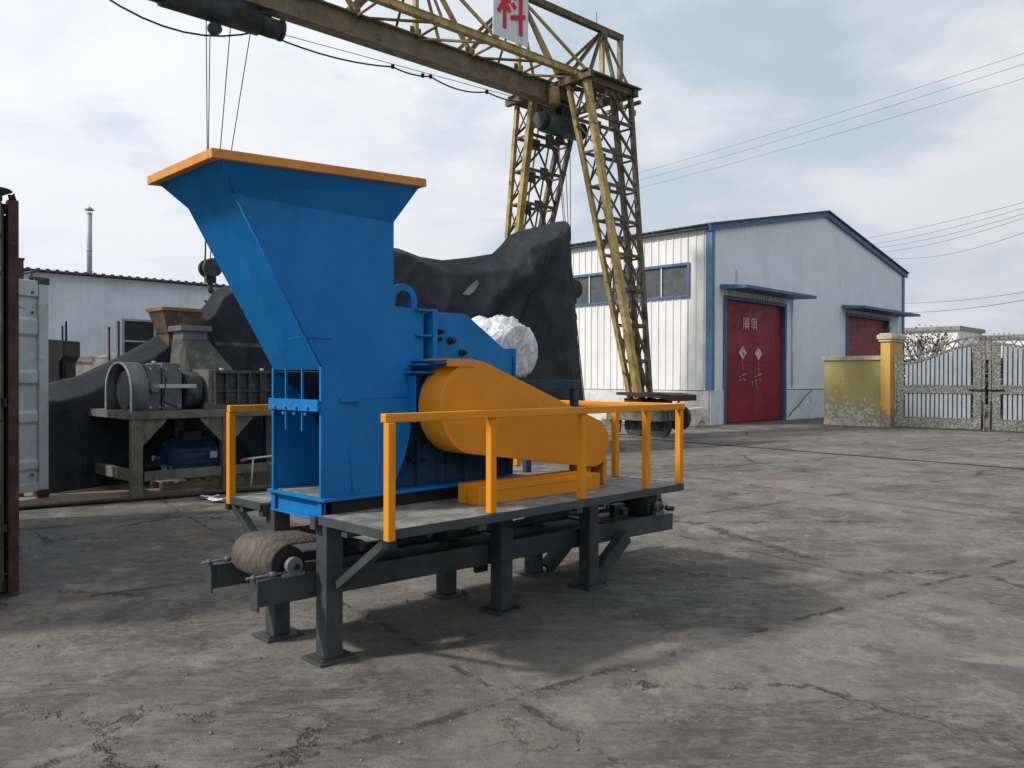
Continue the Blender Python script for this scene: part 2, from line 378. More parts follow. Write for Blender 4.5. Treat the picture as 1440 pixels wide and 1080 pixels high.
def mat_ground():
    m = Mat('worn_concrete'); tc = m.tc
    warp = m.noise(.9, 5, .6, 0, None, True); fw = m.noise(9, 4, .7, 0, None, True)
    p = m.vadd(tc, warp, .16); p = m.vadd(p, fw, .035)
    big = m.noise(.28, 5, .6, .3); mid = m.noise(1.3, 9, .62, .3); fine = m.noise(14, 9, .72, .2); grit = m.noise(90, 4, .7)
    col = m.mix(m.ramp(big, .35, .65), (.185, .178, .168), (.225, .213, .198))
    col = m.mix(m.ramp(mid, .38, .64, 0, .7), col, (.265, .248, .226))
    col = m.mix(m.ramp(m.noise(.62, 8, .62, .5, m.mp(loc=(13, 4, 1))), .50, .68, 0, .65), col, (.120, .122, .126))
    col = m.mix(m.ramp(m.noise(.5, 6, .6, .4, m.mp(loc=(3, 14, 1))), .52, .70, 0, .55), col, (.25, .20, .155))
    col = m.mix(m.ramp(m.noise(.30, 6, .6, .5, m.mp(loc=(33, 4, 1))), .55, .68, 0, .6), col, (.145, .150, .172))
    col = m.mix(m.ramp(fine, .50, .70, 0, .5), col, (.11, .106, .10)); col = m.mix(m.ramp(fine, .32, .46, .45, 0), col, (.31, .29, .265))
    col = m.mix(m.ramp(grit, .56, .74, 0, .35), col, (.32, .305, .28)); col = m.mix(m.ramp(grit, .28, .44, .35, 0), col, (.09, .086, .08))
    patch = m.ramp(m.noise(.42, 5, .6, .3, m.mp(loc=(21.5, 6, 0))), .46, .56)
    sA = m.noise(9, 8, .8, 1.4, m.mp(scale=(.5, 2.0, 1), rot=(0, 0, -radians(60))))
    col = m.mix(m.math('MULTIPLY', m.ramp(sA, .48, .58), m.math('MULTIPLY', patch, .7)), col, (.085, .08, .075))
    col = m.mix(m.math('MULTIPLY', m.ramp(sA, .36, .46, 1, 0), m.math('MULTIPLY', patch, .5)), col, (.34, .325, .295))
    # speckled worn patches where the aggregate shows
    col = m.mix(m.ramp(m.noise(1.7, 9, .74, .6, m.mp(loc=(61, 4, 0))), .50, .60, 0, .55), col, (.10, .094, .088)); col = m.mix(m.ramp(m.noise(2.3, 9, .74, .6, m.mp(loc=(1, 74, 0))), .54, .62, 0, .6), col, (.335, .305, .27)); col = m.mix(m.ramp(m.noise(.9, 8, .7, .6, m.mp(loc=(71, 14, 0))), .54, .62, 0, .5), col, (.155, .125, .115))
    wp = m.math('MULTIPLY', m.ramp(m.noise(1.0, 6, .65, .3, m.mp(loc=(44, 4, 0))), .52, .60), m.ramp(m.noise(34, 5, .75), .46, .60)); col = m.mix(m.math('MULTIPLY', wp, .6), col, (.10, .095, .09))
    wq = m.math('MULTIPLY', m.ramp(m.noise(1.4, 6, .65, .3, m.mp(loc=(4, 44, 0))), .54, .62), m.ramp(m.noise(26, 5, .75, 0, m.mp(loc=(4, 9, 0))), .46, .58)); col = m.mix(m.math('MULTIPLY', wq, .6), col, (.33, .315, .29))
    def joint(ang, period, off, w, soft):
        q = m.mp(rot=(0, 0, -ang), src=p); x, y, z = m.sep(q)
        t = m.math('ADD', m.math('DIVIDE', y, period), off); fr = m.math('FRACT', t); d = m.math('ABSOLUTE', m.math('SUBTRACT', fr, .5))
        d = m.math('MULTIPLY', d, period); return m.ramp(d, w, w + soft, 1.0, 0.0)
    a = radians(35)
    j1 = joint(a, 3.1, J1OFF, .004, .035); j2 = joint(a + pi / 2, 3.6, J2OFF, .003, .03)
    jn = m.ramp(m.noise(2.4, 8, .78, .3, m.mp(loc=(2, 2, 2))), .49, .57)
    jj = m.math('MAXIMUM', j1, m.math('MULTIPLY', j2, .8)); jj = m.math('MULTIPLY', jj, jn)
    cr = m.ramp(m.vor(.42, vec=m.vadd(p, fw, .3)), .0, .012, 1.0, 0.0); cr = m.math('MULTIPLY', cr, m.ramp(m.noise(.7, 5, .7, 0, m.mp(loc=(8, 8, 8))), .48, .56))
    cr2 = m.ramp(m.vor(1.5, vec=m.vadd(p, fw, .2)), .0, .022, 1.0, 0.0); cr2 = m.math('MULTIPLY', cr2, m.ramp(m.noise(.9, 5, .7, 0, m.mp(loc=(18, 8, 8))), .58, .66))
    cr = m.math('MAXIMUM', cr, m.math('MULTIPLY', cr2, .4))
    halo = m.math('MAXIMUM', joint(a, 3.1, J1OFF, .01, .22), m.math('MULTIPLY', joint(a + pi / 2, 3.6, J2OFF, .01, .16), .8))
    # wheel tracks: pairs of faint dark bands
    trk = m.math('MAXIMUM', joint(radians(20), 4.7, .31, .03, .16), joint(radians(27), 5.9, .77, .04, .14)); trk = m.math('MULTIPLY', trk, m.ramp(m.noise(1.7, 7, .7, .3, m.mp(loc=(6, 2, 2))), .44, .60))
    col = m.mix(m.math('MULTIPLY', trk, .45), col, (.085, .083, .082))
    col = m.mix(m.math('MULTIPLY', halo, m.ramp(mid, .42, .60, 0, .55)), col, (.095, .092, .090))
    line = m.math('MAXIMUM', jj, cr); col = m.mix(m.math('MULTIPLY', line, .7), col, (.05, .047, .044))
    pits = m.ramp(m.noise(4, 9, .82, .6, m.mp(loc=(5, 3, 1))), .64, .68); col = m.mix(m.math('MULTIPLY', pits, .65), col, (.06, .058, .055))
    h = m.math('ADD', m.math('MULTIPLY', fine, 1.0), m.math('MULTIPLY', grit, .30)); h = m.math('ADD', h, m.math('MULTIPLY', mid, 1.0))
    h = m.math('SUBTRACT', h, m.math('MULTIPLY', m.math('MULTIPLY', sA, patch), 1.3)); h = m.math('SUBTRACT', h, m.math('MULTIPLY', line, 1.6)); h = m.math('SUBTRACT', h, m.math('MULTIPLY', pits, .8))
    m.bump(h, .8, .024)
    col = m.mix(1.0, col, (.77, .755, .735), 'MULTIPLY')      # scales the whole slab colour slightly darker
    return m.out(col, m.ramp(fine, .3, .7, .75, .95), Specular_IOR_Level=.25)
J1OFF = 0.0; J2OFF = 0.0
import math as _m
# phase the two joint families so that they run through the two surveyed cracks
def _ph(ang, per, pt):
    y = -sin(ang) * pt[0] + cos(ang) * pt[1]
    return .5 - (y + .1) / per
J1OFF = _ph(radians(35), 3.1, (1.1, 4.48)); J2OFF = _ph(radians(35) + pi / 2, 3.6, (-.9, 5.5))
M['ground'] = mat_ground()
def mat_paving():
    m = Mat('dusty_brick_paving'); br = m.N.new('ShaderNodeTexBrick'); m.L.new(m.mp(scale=(4.0, 4.0, 4.0)), br.inputs['Vector'])
    br.inputs['Color1'].default_value = (.26, .20, .14, 1); br.inputs['Color2'].default_value = (.20, .16, .12, 1); br.inputs['Mortar'].default_value = (.10, .09, .07, 1)
    br.inputs['Mortar Size'].default_value = .03; n = m.noise(3, 7, .65, .4)
    col = m.mix(m.ramp(n, .45, .7, 0, .7), br.outputs['Color'], (.16, .14, .115)); m.bump(m.math('ADD', n, br.outputs['Fac']), .5, .01); return m.out(col, .9)
M['paving'] = mat_paving()

# ------------------------------------------------------------------ ground
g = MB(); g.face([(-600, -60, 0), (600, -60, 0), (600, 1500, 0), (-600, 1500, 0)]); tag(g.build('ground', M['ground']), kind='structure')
# paved strip along the left storage area (heading 50)
loc, rz = frame(-5.55, 9.15, radians(54))
e = MB(); e.face([(-1.4, .03, 0), (5.6, .03, 0), (5.6, 3.2, 0), (-1.4, 3.2, 0)])
o = e.build('brick_paving', M['paving']); o.location = (loc[0], loc[1], .004); o.rotation_euler = (0, 0, rz); tag(o, kind='structure')
e = MB(); e.tube([(-1.4, 0, .03), (.6, .02, .03), (1.5, -.02, .032), (2.6, .03, .03), (3.9, .0, .03)], .028, 8)
o = e.build('ground_pipe', M['rail_dark']); o.location = loc; o.rotation_euler = (0, 0, rz); tag(o, 'long rusty pipe lying on the ground in front of the grey crusher stand', 'pipe')
# crane rail flush in the concrete
rp, rq = V((1.2, 23.13, 0)), V((11.5, 10.0, 0)); d = (rq - rp).normalized(); sdv = V((-d.y, d.x, 0))
e = MB(); e.beam(rp + V((0, 0, .006)), rq + V((0, 0, .006)), .07, .016); o = e.build('rail_track', M['rail_dark']); tag(o, 'thin dark crane rail running across the concrete yard', 'rail')

# ------------------------------------------------------------------ shredder machine
loc, rz = frame(-.9742, 4.3386, .785)
T = empty('shredder_machine', loc, rz, 'blue industrial shredder with flared orange-rimmed hopper on a grey railed platform', 'shredder')
def build_shredder():
    # legs
    L0 = MB(); L0.box(-.052, .052, -.052, .052, .018, .745); leg = L0.build('leg', M['grey_steel'], T, bevel=.006)
    bp = MB(); bp.box(-.115, .115, -.1, .1, 0, .018); bp = bp.build('base_plate', M['grey_steel'], leg, bevel=.003)
    for a_ in (-.09, .09):
        q = MB(); q.tube([(a_, -.078, .017), (a_, -.078, .03)], .011, 6); q.build('anchor_bolt', M['crusher_dark'], leg)
    spots = [(0, 0), (1.288, 0), (2.17, 0), (0, .55), (1.288, .55), (2.17, .55)]
    leg.location = (*spots[0], 0)
    for s_ in spots[1:]: dup(leg, (*s_, 0), T)
    # platform deck : near walkway, far walkway, end bay, each plate with a skirt
    d = MB()
    for x0, x1, y0, y1 in ((-.10, 1.95, -.645, -.06), (-.10, 1.95, .56, .953), (1.952, 2.40, -.645, .953)):
        d.box(x0, x1, y0, y1, .770, .782)
    d.build('platform_deck', M['deck'], T)
    e = MB()
    e.box(-.104, 2.404, -.651, -.645, .738, .785); e.box(-.104, 2.404, .953, .959, .738, .785); e.box(2.40, 2.406, -.645, .953, .738, .785)
    e.box(-.106, -.10, -.645, -.06, .738, .785); e.box(-.106, -.10, .56, .953, .738, .785)
    for y in (-.3, .0, .56, .8): e.box(-.09, 2.39, y, y + .05, .70, .768)
    for x in (.5, 1.288, 2.1): e.box(x, x + .05, -.64, -.31, .705, .766); e.box(x, x + .05, .62, .94, .705, .766)
    e.build('platform_frame', M['grey_steel'], T, bevel=.002)
    # blue base beams under the body
    b = MB()
    for x0, x1 in ((-.065, .0),):
        b.box(x0, x1, -.02, .52, .745, .757); b.box(x0, x1, -.02, .52, .840, .852); b.box(-.045, -.035, -.02, .52, .757, .840)
    b.box(-.063, -.055, -.018, .02, .757, .84); b.box(-.063, -.055, .47, .515, .757, .84)
    b.build('base_beam', M['blue'], T, bevel=.002)
    b = MB(); b.box(0.002, 1.45, -.02, .04, .757, .845); b.box(0.002, 1.45, .46, .52, .757, .845); b.build('side_beam', M['black'], T)
    # discharge box : side plates, back wall, floor flange
    y0, y1 = -.035, .475
    side = [(-.065, .868), (-.065, 1.546), (-.56, 2.392), (.395, 2.385), (.395, 1.91), (.61, 1.905), (.61, 1.60), (.52, 1.60), (.52, 1.224), (.475, 1.06), (.385, .868)]
    h = MB()
    h.prism(side, 'y', y0, y0 + .012); h.prism(side, 'y', y1 - .012, y1)
    h.prism([(-.065, 1.546), (-.56, 2.392), (-.55, 2.398), (-.055, 1.552)], 'y', y0 + .013, y1 - .013)
    h.prism([(.385, 1.9), (.395, 1.9), (.395, 2.384), (.385, 2.384)], 'y', y0 + .013, y1 - .013)
    # flared lip: break ring -> rim ring (rim slightly tilted, higher to the right)
    def rimz(u): return 2.533 + (u + .70) * .062
    A = [(-.56, y0), (.395, y0), (.395, y1), (-.56, y1)]; az = [2.392, 2.385, 2.385, 2.392]
    B = [(-.675, y0 - .11), (.505, y0 - .11), (.505, y1 + .11), (-.675, y1 + .11)]
    for t in (0, .012):
        for i in range(4):
            j = (i + 1) % 4
            cx, cy = -.09, .22
            def ins(p): return (p[0] + (cx - p[0]) * t * 1.6, p[1] + (cy - p[1]) * t * 3)
            a, b_, c, d_ = ins(A[i]), ins(A[j]), ins(B[j]), ins(B[i])
            h.face([(a[0], a[1], az[i]), (b_[0], b_[1], az[j]), (c[0], c[1], rimz(c[0]) - .01), (d_[0], d_[1], rimz(d_[0]) - .01)])
    hop = h.build('hopper', M['blue'], T)
    r = MB(); w = .028
    X0, X1, Y0, Y1 = -.725, .53, y0 - .125, y1 + .125
    for (ax, ay, bx, by) in ((X0, Y0, X1, Y0), (X0, Y1, X1, Y1), (X0, Y0, X0, Y1), (X1, Y0, X1, Y1)):
        if ay == by:
            yy = ay + (.02 if ay < 0 else -.02)
            r.beam((ax, yy, rimz(ax)), (bx, yy, rimz(bx)), .04, .045)
        else:
            xx = ax + (.02 if ax < 0 else -.02)
            r.beam((xx, ay + .04, rimz(xx)), (xx, by - .04, rimz(xx)), .04, .045)
    r.build('hopper_rim', M['orange_rim'], hop, bevel=.003)
    # dents and welds on the hopper skin
    wd = MB(); wd.tube([(-.27, y0 - .001, 1.70), (-.16, y0 - .004, 1.712), (-.02, y0 - .001, 1.712)], .004, 6)
    
    wd.tube([(-.066, y0 + .001, 1.55), (-.56, y0 + .001, 2.392)], .0045, 6); wd.tube([(-.56, y0, 2.393), (.395, y0, 2.386)], .0035, 6); wd.tube([(-.56, y0, 2.393), (-.675, y0 - .108, 2.52)], .004, 6); wd.tube([(.385, y0, .87), (.475, y0, 1.06), (.52, y0, 1.224)], .003, 6); wd.tube([(.12, y0, 1.30), (.10, y0 - .001, 1.1), (.12, y0 - .001, .88)], .0045, 6); wd.tube([(.17, y0 - .001, 1.395), (.49, y0 - .001, 1.395)], .003, 6)
    wd.build('weld_seam', M['blue'], hop)
    b = MB(); b.box(.04, .16, y0 - .02, y0, 1.372, 1.392); b.build('tab', M['blue'], hop, bevel=.004)
    # discharge mouth
    f = MB()
    f.box(-.078, -.066, y0 - .004, y0 + .014, .868, 1.56); f.box(-.078, -.066, y1 - .014, y1 + .004, .868, 1.56)
    mouth = f.build('mouth_frame', M['blue'], T, bevel=.002)
    f = MB(); f.box(-.098, -.06, y0 - .002, y1 + .002, 1.352, 1.362); f.box(-.10, -.085, y0 - .002, y1 + .002, 1.325, 1.388); f.build('cross_flange', M['blue'], T, bevel=.002)
    for k in range(4):
        b = MB(); yy = y0 + .09 + k * .115; b.tube([(-.112, yy, 1.345), (-.08, yy, 1.345)], .011, 6); b.tube([(-.097, yy + .04, 1.308), (-.07, yy + .04, 1.308)], .009, 6); b.build('bolt', M['trim_blue'], T)
    for yy in (y0 + .165, y0 + .335):
        b = MB(); b.box(-.09, -.076, yy, yy + .012, 1.215, 1.553); b.build('mouth_rib', M['blue'], T, bevel=.002)
    s = MB(); s.prism([(-.05, 1.55), (.12, 1.40), (.12, 1.386), (-.06, 1.535)], 'y', y0 + .02, y1 - .02)
    s.prism([(.12, 1.39), (.36, 1.0), (.36, .87), (.35, .87), (.35, 1.0), (.11, 1.385)], 'y', y0 + .02, y1 - .02); s.box(.376, .384, y0 + .013, y1 - .013, .87, 1.9); s.build('inner_chute', M['black'], T)  # chute coloured black to paint in the shade inside the mouth
    fl = MB(); fl.box(-.085, 1.46, y0 - .045, y1 + .045, .852, .868); fl.build('bottom_flange', M['blue'], T, bevel=.002)
    fl = MB(); fl.box(-.055, .37, y0 + .014, y1 - .014, .8685, .873); fl.build('chute_floor', M['deck'], T)
    # rotor housing
    hs = MB()
    hs.prism([(.66, 1.20), (.66, 1.895), (.96, 1.900), (1.365, 1.65), (1.365, 1.20)], 'y', y0 + .02, y1 - .02)
    hs.prism([(.396, 1.893), (.64, 1.893), (.64, 1.905), (.396, 1.905)], 'y', y0 + .013, y1 - .013)
    hs.prism([(.598, 1.24), (.608, 1.24), (.608, 1.89), (.598, 1.89)], 'y', y0 + .013, y1 - .013)
    ho = hs.build('rotor_housing', M['blue'], T, bevel=.003)
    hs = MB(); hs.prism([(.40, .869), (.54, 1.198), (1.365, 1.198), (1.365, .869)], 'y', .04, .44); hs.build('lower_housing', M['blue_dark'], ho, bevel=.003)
    q = MB(); q.box(.655, .69, y0 - .035, y0 + .022, 1.60, 1.908)
    for z in (1.893, 1.745, 1.60): q.box(.55, .655, y0 - .03, y0 - .001, z, z + .013)
    q.box(.50, .74, y0 - .10, y0 - .001, 1.575, 1.588); q.box(.47, .66, y0 - .11, y0 - .001, 1.53, 1.542); q.box(.50, .512, y0 - .06, y0 - .001, 1.25, 1.52)
    q.build('housing_flange', M['blue'], ho, bevel=.002)
    q = MB()
    for x in (.60, .78, .98, 1.2): q.box(x, x + .015, .005, .039, .87, 1.18)
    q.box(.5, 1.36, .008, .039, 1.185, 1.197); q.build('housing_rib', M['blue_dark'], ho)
    for (x, z, rr) in ((.74, 1.78, .016), (.73, 1.735, .013), (.83, 1.73, .022), (.92, 1.66, .02), (.56, 1.03, .02), (.83, 1.02, .03), (.66, 1.02, .012)):
        yb = y0 + .02 if z > 1.2 else .04
        b = MB(); b.tube([(x, yb + .002, z), (x, yb - .03, z)], rr, 10); b.tube([(x, yb - .028, z), (x, yb - .05, z)], rr * .6, 6)
        b.build('housing_bolt', M['black'], ho)
    q = MB(); q.box(1.37, 1.382, y0 + .0, y0 + .10, 1.50, 1.70); q.box(1.382, 1.43, y0 + .05, y0 + .062, 1.48, 1.66); q.tube([(1.40, y0 + .03, 1.50), (1.40, y0 + .03, 1.66)], .008, 6)
    q.build('side_bracket', M['blue'], ho, bevel=.002)
    lg = MB(); lg.ring((.512, 1.955), 'y', .058, .098, y0 + .06, y0 + .09, 0, pi, 20); lg.box(.414, .454, y0 + .06, y0 + .09, 1.905, 1.955); lg.box(.570, .610, y0 + .06, y0 + .09, 1.905, 1.955)
    lg.build('lifting_lug', M['blue'], T)
    # belt guard
    g_ = MB(); c1, r1, c2, r2 = (.79, 1.335), .27, (1.862, 1.072), .16
    dx, dz = c2[0] - c1[0], c2[1] - c1[1]; D = sqrt(dx * dx + dz * dz); ba = math.atan2(dz, dx); off = math.acos((r1 - r2) / D)
    poly = arc(*c1, r1, ba + off, ba + 2 * pi - off, 40) + arc(*c2, r2, ba - off, ba + off, 20)
    g_.prism(poly, 'y', -.30, -.10)
    for i in range(len(g_.sm)):
        if i >= 2: g_.sm[i] = True
    go = g_.build('belt_guard', M['orange'], T, bevel=.004)
    for (bx_, bz_) in ((.62, 1.50), (.62, 1.17), (1.0, 1.52), (1.0, 1.12), (1.35, 1.36), (1.4, 1.0), (1.75, 1.17), (1.78, .97)):
        q = MB(); q.tube([(bx_, -.299, bz_), (bx_, -.304, bz_)], .007, 8); q.build('rivet', M['orange_rim'], go)
    q = MB(); q.box(1.85, 2.02, -.13, -.12, .784, 1.08); q.box(1.98, 2.02, -.28, -.131, .784, .96); q.box(1.83, 1.845, -.28, -.12, .784, .93); q.build('guard_support', M['orange_rim'], go, bevel=.002)
    q = MB(); q.box(.56, .77, -.302, -.11, 1.604, 1.614); q.box(.56, .77, -.306, -.302, 1.57, 1.614); q.build('guard_bracket', M['orange_rim'], go)
    # drive shaft pulley glimpse
    b = MB(); b.tube([(1.862, -.15, 1.072), (1.862, .35, 1.072)], .09, 20); b.tube([(.79, -.15, 1.335), (.79, .0, 1.335)], .12, 20); b.build('drive_pulley', M['black'], T)
    # railing
    S = .042
    def post(x, y, z0=.786):
        p = MB(); p.box(-S / 2, S / 2, -S / 2, S / 2, 0, 1.292 - z0); return p
    for i, (x, y) in enumerate(((.60, -.645), (1.345, -.645), (2.0, -.645), (2.385, -.645), (2.385, -.07), (2.385, .945), (1.6, .945), (.7, .945))):
        yy = y + .022 if y < -.5 else y
        post(x, yy).build('railing_post', M['orange'], T, bevel=.004, loc=(x, yy, .786))
    for y in (-.655, .955):
        post(-.09, y, .735).build('railing_post', M['orange'], T, bevel=.004, loc=(-.09, y, .735))
        q = MB(); q.box(-.114, -.066, y - .024, y + .024, .700, .734); q.build('post_socket', M['black'], T)
    r = MB(); r.box(-.112, 2.408, -.655, -.612, 1.293, 1.335); r.build('top_rail', M['orange'], T, bevel=.004)
    r = MB(); r.box(-.112, 2.408, .924, .967, 1.293, 1.335); r.build('top_rail', M['orange'], T, bevel=.004)
    r = MB(); r.box(2.365, 2.408, -.610, .922, 1.293, 1.335); r.build('top_rail', M['orange'], T, bevel=.004)
    # diagonal braces
    for p, q_ in (((-.09, -.64, .74), (-.0, -.06, .40)), ((-.10, .94, .74), (-.02, .61, .42)), ((1.25, -.62, .73), (1.288, -.06, .56)), ((2.62, .03, .33), (2.23, .03, .06)), ((2.62, .50, .33), (2.23, .50, .06))):
        q2 = MB(); w = .04 if q_[0] < 2 else .075; q2.angle(p, q_, w, .006 if q_[0] < 2 else .03, (1, 0, 0)); q2.build('brace', M['grey_steel'], T)
    # motor base and motor
    mb = MB(); mb.box(1.39, 2.17, .08, .13, 1.43, 1.492); mb.box(1.39, 2.17, .56, .61, 1.43, 1.492); mb.box(1.39, 1.44, .131, .559, 1.43, 1.490); mb.box(2.12, 2.17, .131, .559, 1.43, 1.490)
    for x in (2.10, 1.42):
        for y in (.085, .56): mb.box(x, x + .055, y, y + .045, .783, 1.43)
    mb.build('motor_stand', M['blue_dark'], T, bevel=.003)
    mm = MB(); cz, rr = 1.69, .180
    def mot(u, v):
        # profile along y with closed ends
        y = .12 + .56 * v; a = 2 * pi * u; r_ = rr
        if v < .12: r_ = rr * min(1, v / .105); y = .12 + (.012 if v > .105 else 0) - .018 * (1 - (v / .12) ** 2)
        else: y = .132 + .56 * (v - .12)
        if v > .93: r_ = rr * max(.02, (1 - v) / .07)
        p = V((1.575 + r_ * cos(a), y, cz + r_ * sin(a)))
        lump = 0
        if .2 < v < .85:
            lump = .055 * max(0, cos(a - pi / 2 - .25)) ** 6 * (1 + .2 * sin(v * 19)) 
        q9 = V((p.x * 11, p.y * 6, p.z * 11)) + noise.noise_vector(p * 5) * 1.2; n = (1 - abs(noise.noise(q9))) ** 2 * .014 - .007 + (1 - abs(noise.noise(q9 * 2.3))) ** 2 * .014
        if v < .12: n *= .0
        if v < .12: p.y += noise.noise(p * 12) * .006
        if v == 0: return V((1.575, .118, cz))
        dr = V((cos(a), 0, sin(a))); p += dr * (lump + n)
        if sin(a) < -.8: p.z = max(p.z, 1.505)
        return p
    mm.grid(mot, 200, 110); mm.build('motor', M['wrap'], T)
    ft = MB(); ft.box(1.44, 1.72, .15, .24, 1.493, 1.508); ft.box(1.44, 1.72, .5, .6, 1.493, 1.508); ft.build('motor_foot', M['black'], T)
    # conveyor
    def cz_(u): return .462 - (u + .37) * .021
    for y, u0 in ((.075, -.375), (.61, -.375)):
        f = MB(); u1 = 3.36 if y < .3 else 3.36
        if y < .3: y = .085; 
        f.beam((u0, y, cz_(u0) - .065), (u1, y, cz_(u1) - .065), .012, .125)
        f.beam((u0, y + .012, cz_(u0) - .004), (u1, y + .012, cz_(u1) - .004), .045, .008); f.beam((u0, y + .012, cz_(u0) - .128), (u1, y + .012, cz_(u1) - .128), .045, .008)
        f.box(u0 - .012, u0 - .001, y - .03, y + .045, cz_(u0) - .15, cz_(u0) + .015); f.build('conveyor_rail', M['grey_steel'], T)
    f = MB()
    for u in (.35, .95, 1.6, 2.6): f.box(u, u + .05, .10, .59, .345, .385)
    for u in (.3, .8, 1.3, 1.8, 2.5): f.tube([(u, .14, .545), (u, .55, .545)], .03, 10)
    f.build('conveyor_idler', M['grey_steel'], T)
    pl, pr, RR = (-.165, .51), (3.17, .455), .108
    lo = []
    n = 22
    for i in range(n + 1): a = pi / 2 + pi * i / n; lo.append((pl[0] + RR * cos(a), pl[1] + RR * sin(a)))
    for i in range(n + 1): a = -pi / 2 + pi * i / n; lo.append((pr[0] + RR * .95 * cos(a), pr[1] + RR * .95 * sin(a)))
    bl = MB(); nn = len(lo)
    for i in range(nn):
        a, b_ = lo[i], lo[(i + 1) % nn]; bl.face([(a[0], .125, a[1]), (b_[0], .125, b_[1]), (b_[0], .565, b_[1]), (a[0], .565, a[1])], True)
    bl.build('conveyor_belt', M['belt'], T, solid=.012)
    for (c, rr_, mt) in ((pl, .096, 'black'), (pr, .092, 'rubber')):
        b = MB(); b.tube([(c[0], .135, c[1]), (c[0], .555, c[1])], rr_, 32); b.tube([(c[0], .05, c[1]), (c[0], .65, c[1])], .018, 12); po = b.build('pulley', M[mt], T)
        for y in (.075, .595):
            b = MB(); b.ring((c[0], c[1]), 'y', .0, .026, y - .012, y + .04, n=16); b.ring((c[0], c[1]), 'y', .027, .046, y - .005, y + .03, n=20); b.box(c[0] - .06, c[0] + .06, y - .004, y + .03, cz_(c[0]) + .001, c[1] - .034)
            b.build('bearing', M['crusher_grey'], po)
    for y in (.09, .60):
        b = MB(); b.tube([(-.43, y, cz_(-.37) + .022), (-.2, y, cz_(-.2) + .022)], .007, 8); b.tube([(-.30, y, cz_(-.3) + .022), (-.27, y, cz_(-.3) + .022)], .016, 6); b.tube([(-.40, y, cz_(-.37) + .022), (-.385, y, cz_(-.37) + .022)], .014, 6)
        b.build('tension_screw', M['crusher_grey'], T)
    f = MB(); f.tube([(3.17, .02, .455), (3.17, -.05, .455)], .02, 10); f.box(2.5, 2.62, .02, .07, .45, .55); f.tube([(2.56, .0, .5), (2.56, -.04, .5)], .03, 10); f.build('conveyor_drive', M['black'], T)
    f = MB(); f.tube([(1.2, .12, .30), (1.2, .46, .30)], .035, 12); f.box(1.15, 1.25, .09, .12, .25, .36); f.build('return_idler', M['black'], T)
build_shredder()
# orange channel on the deck
def lift(loc_, rz_, u, v, z): 
    c, s = cos(rz_), sin(rz_); return (loc_[0] + u * c - v * s, loc_[1] + u * s + v * c, z)
st = MB(); st.box(0, 1.07, 0, .008, 0, .10); st.box(0, 1.07, .009, .10, .09, .10); st.box(0, 1.07, .009, .10, 0, .008); st.box(.0, .012, .009, .098, .009, .089)
st.box(.0, 1.07, .105, .18, .0, .112); st.box(.07, 1.0, -.004, -.001, .075, .085)
o = st.build('steel_channel', M['orange'], bevel=.002); o.location = lift(loc, rz, .73, -.385, .7835); o.rotation_euler = (0, 0, rz - .012)
tag(o, 'orange steel channel lying on the platform deck under the pointed end of the belt guard', 'steel channel')

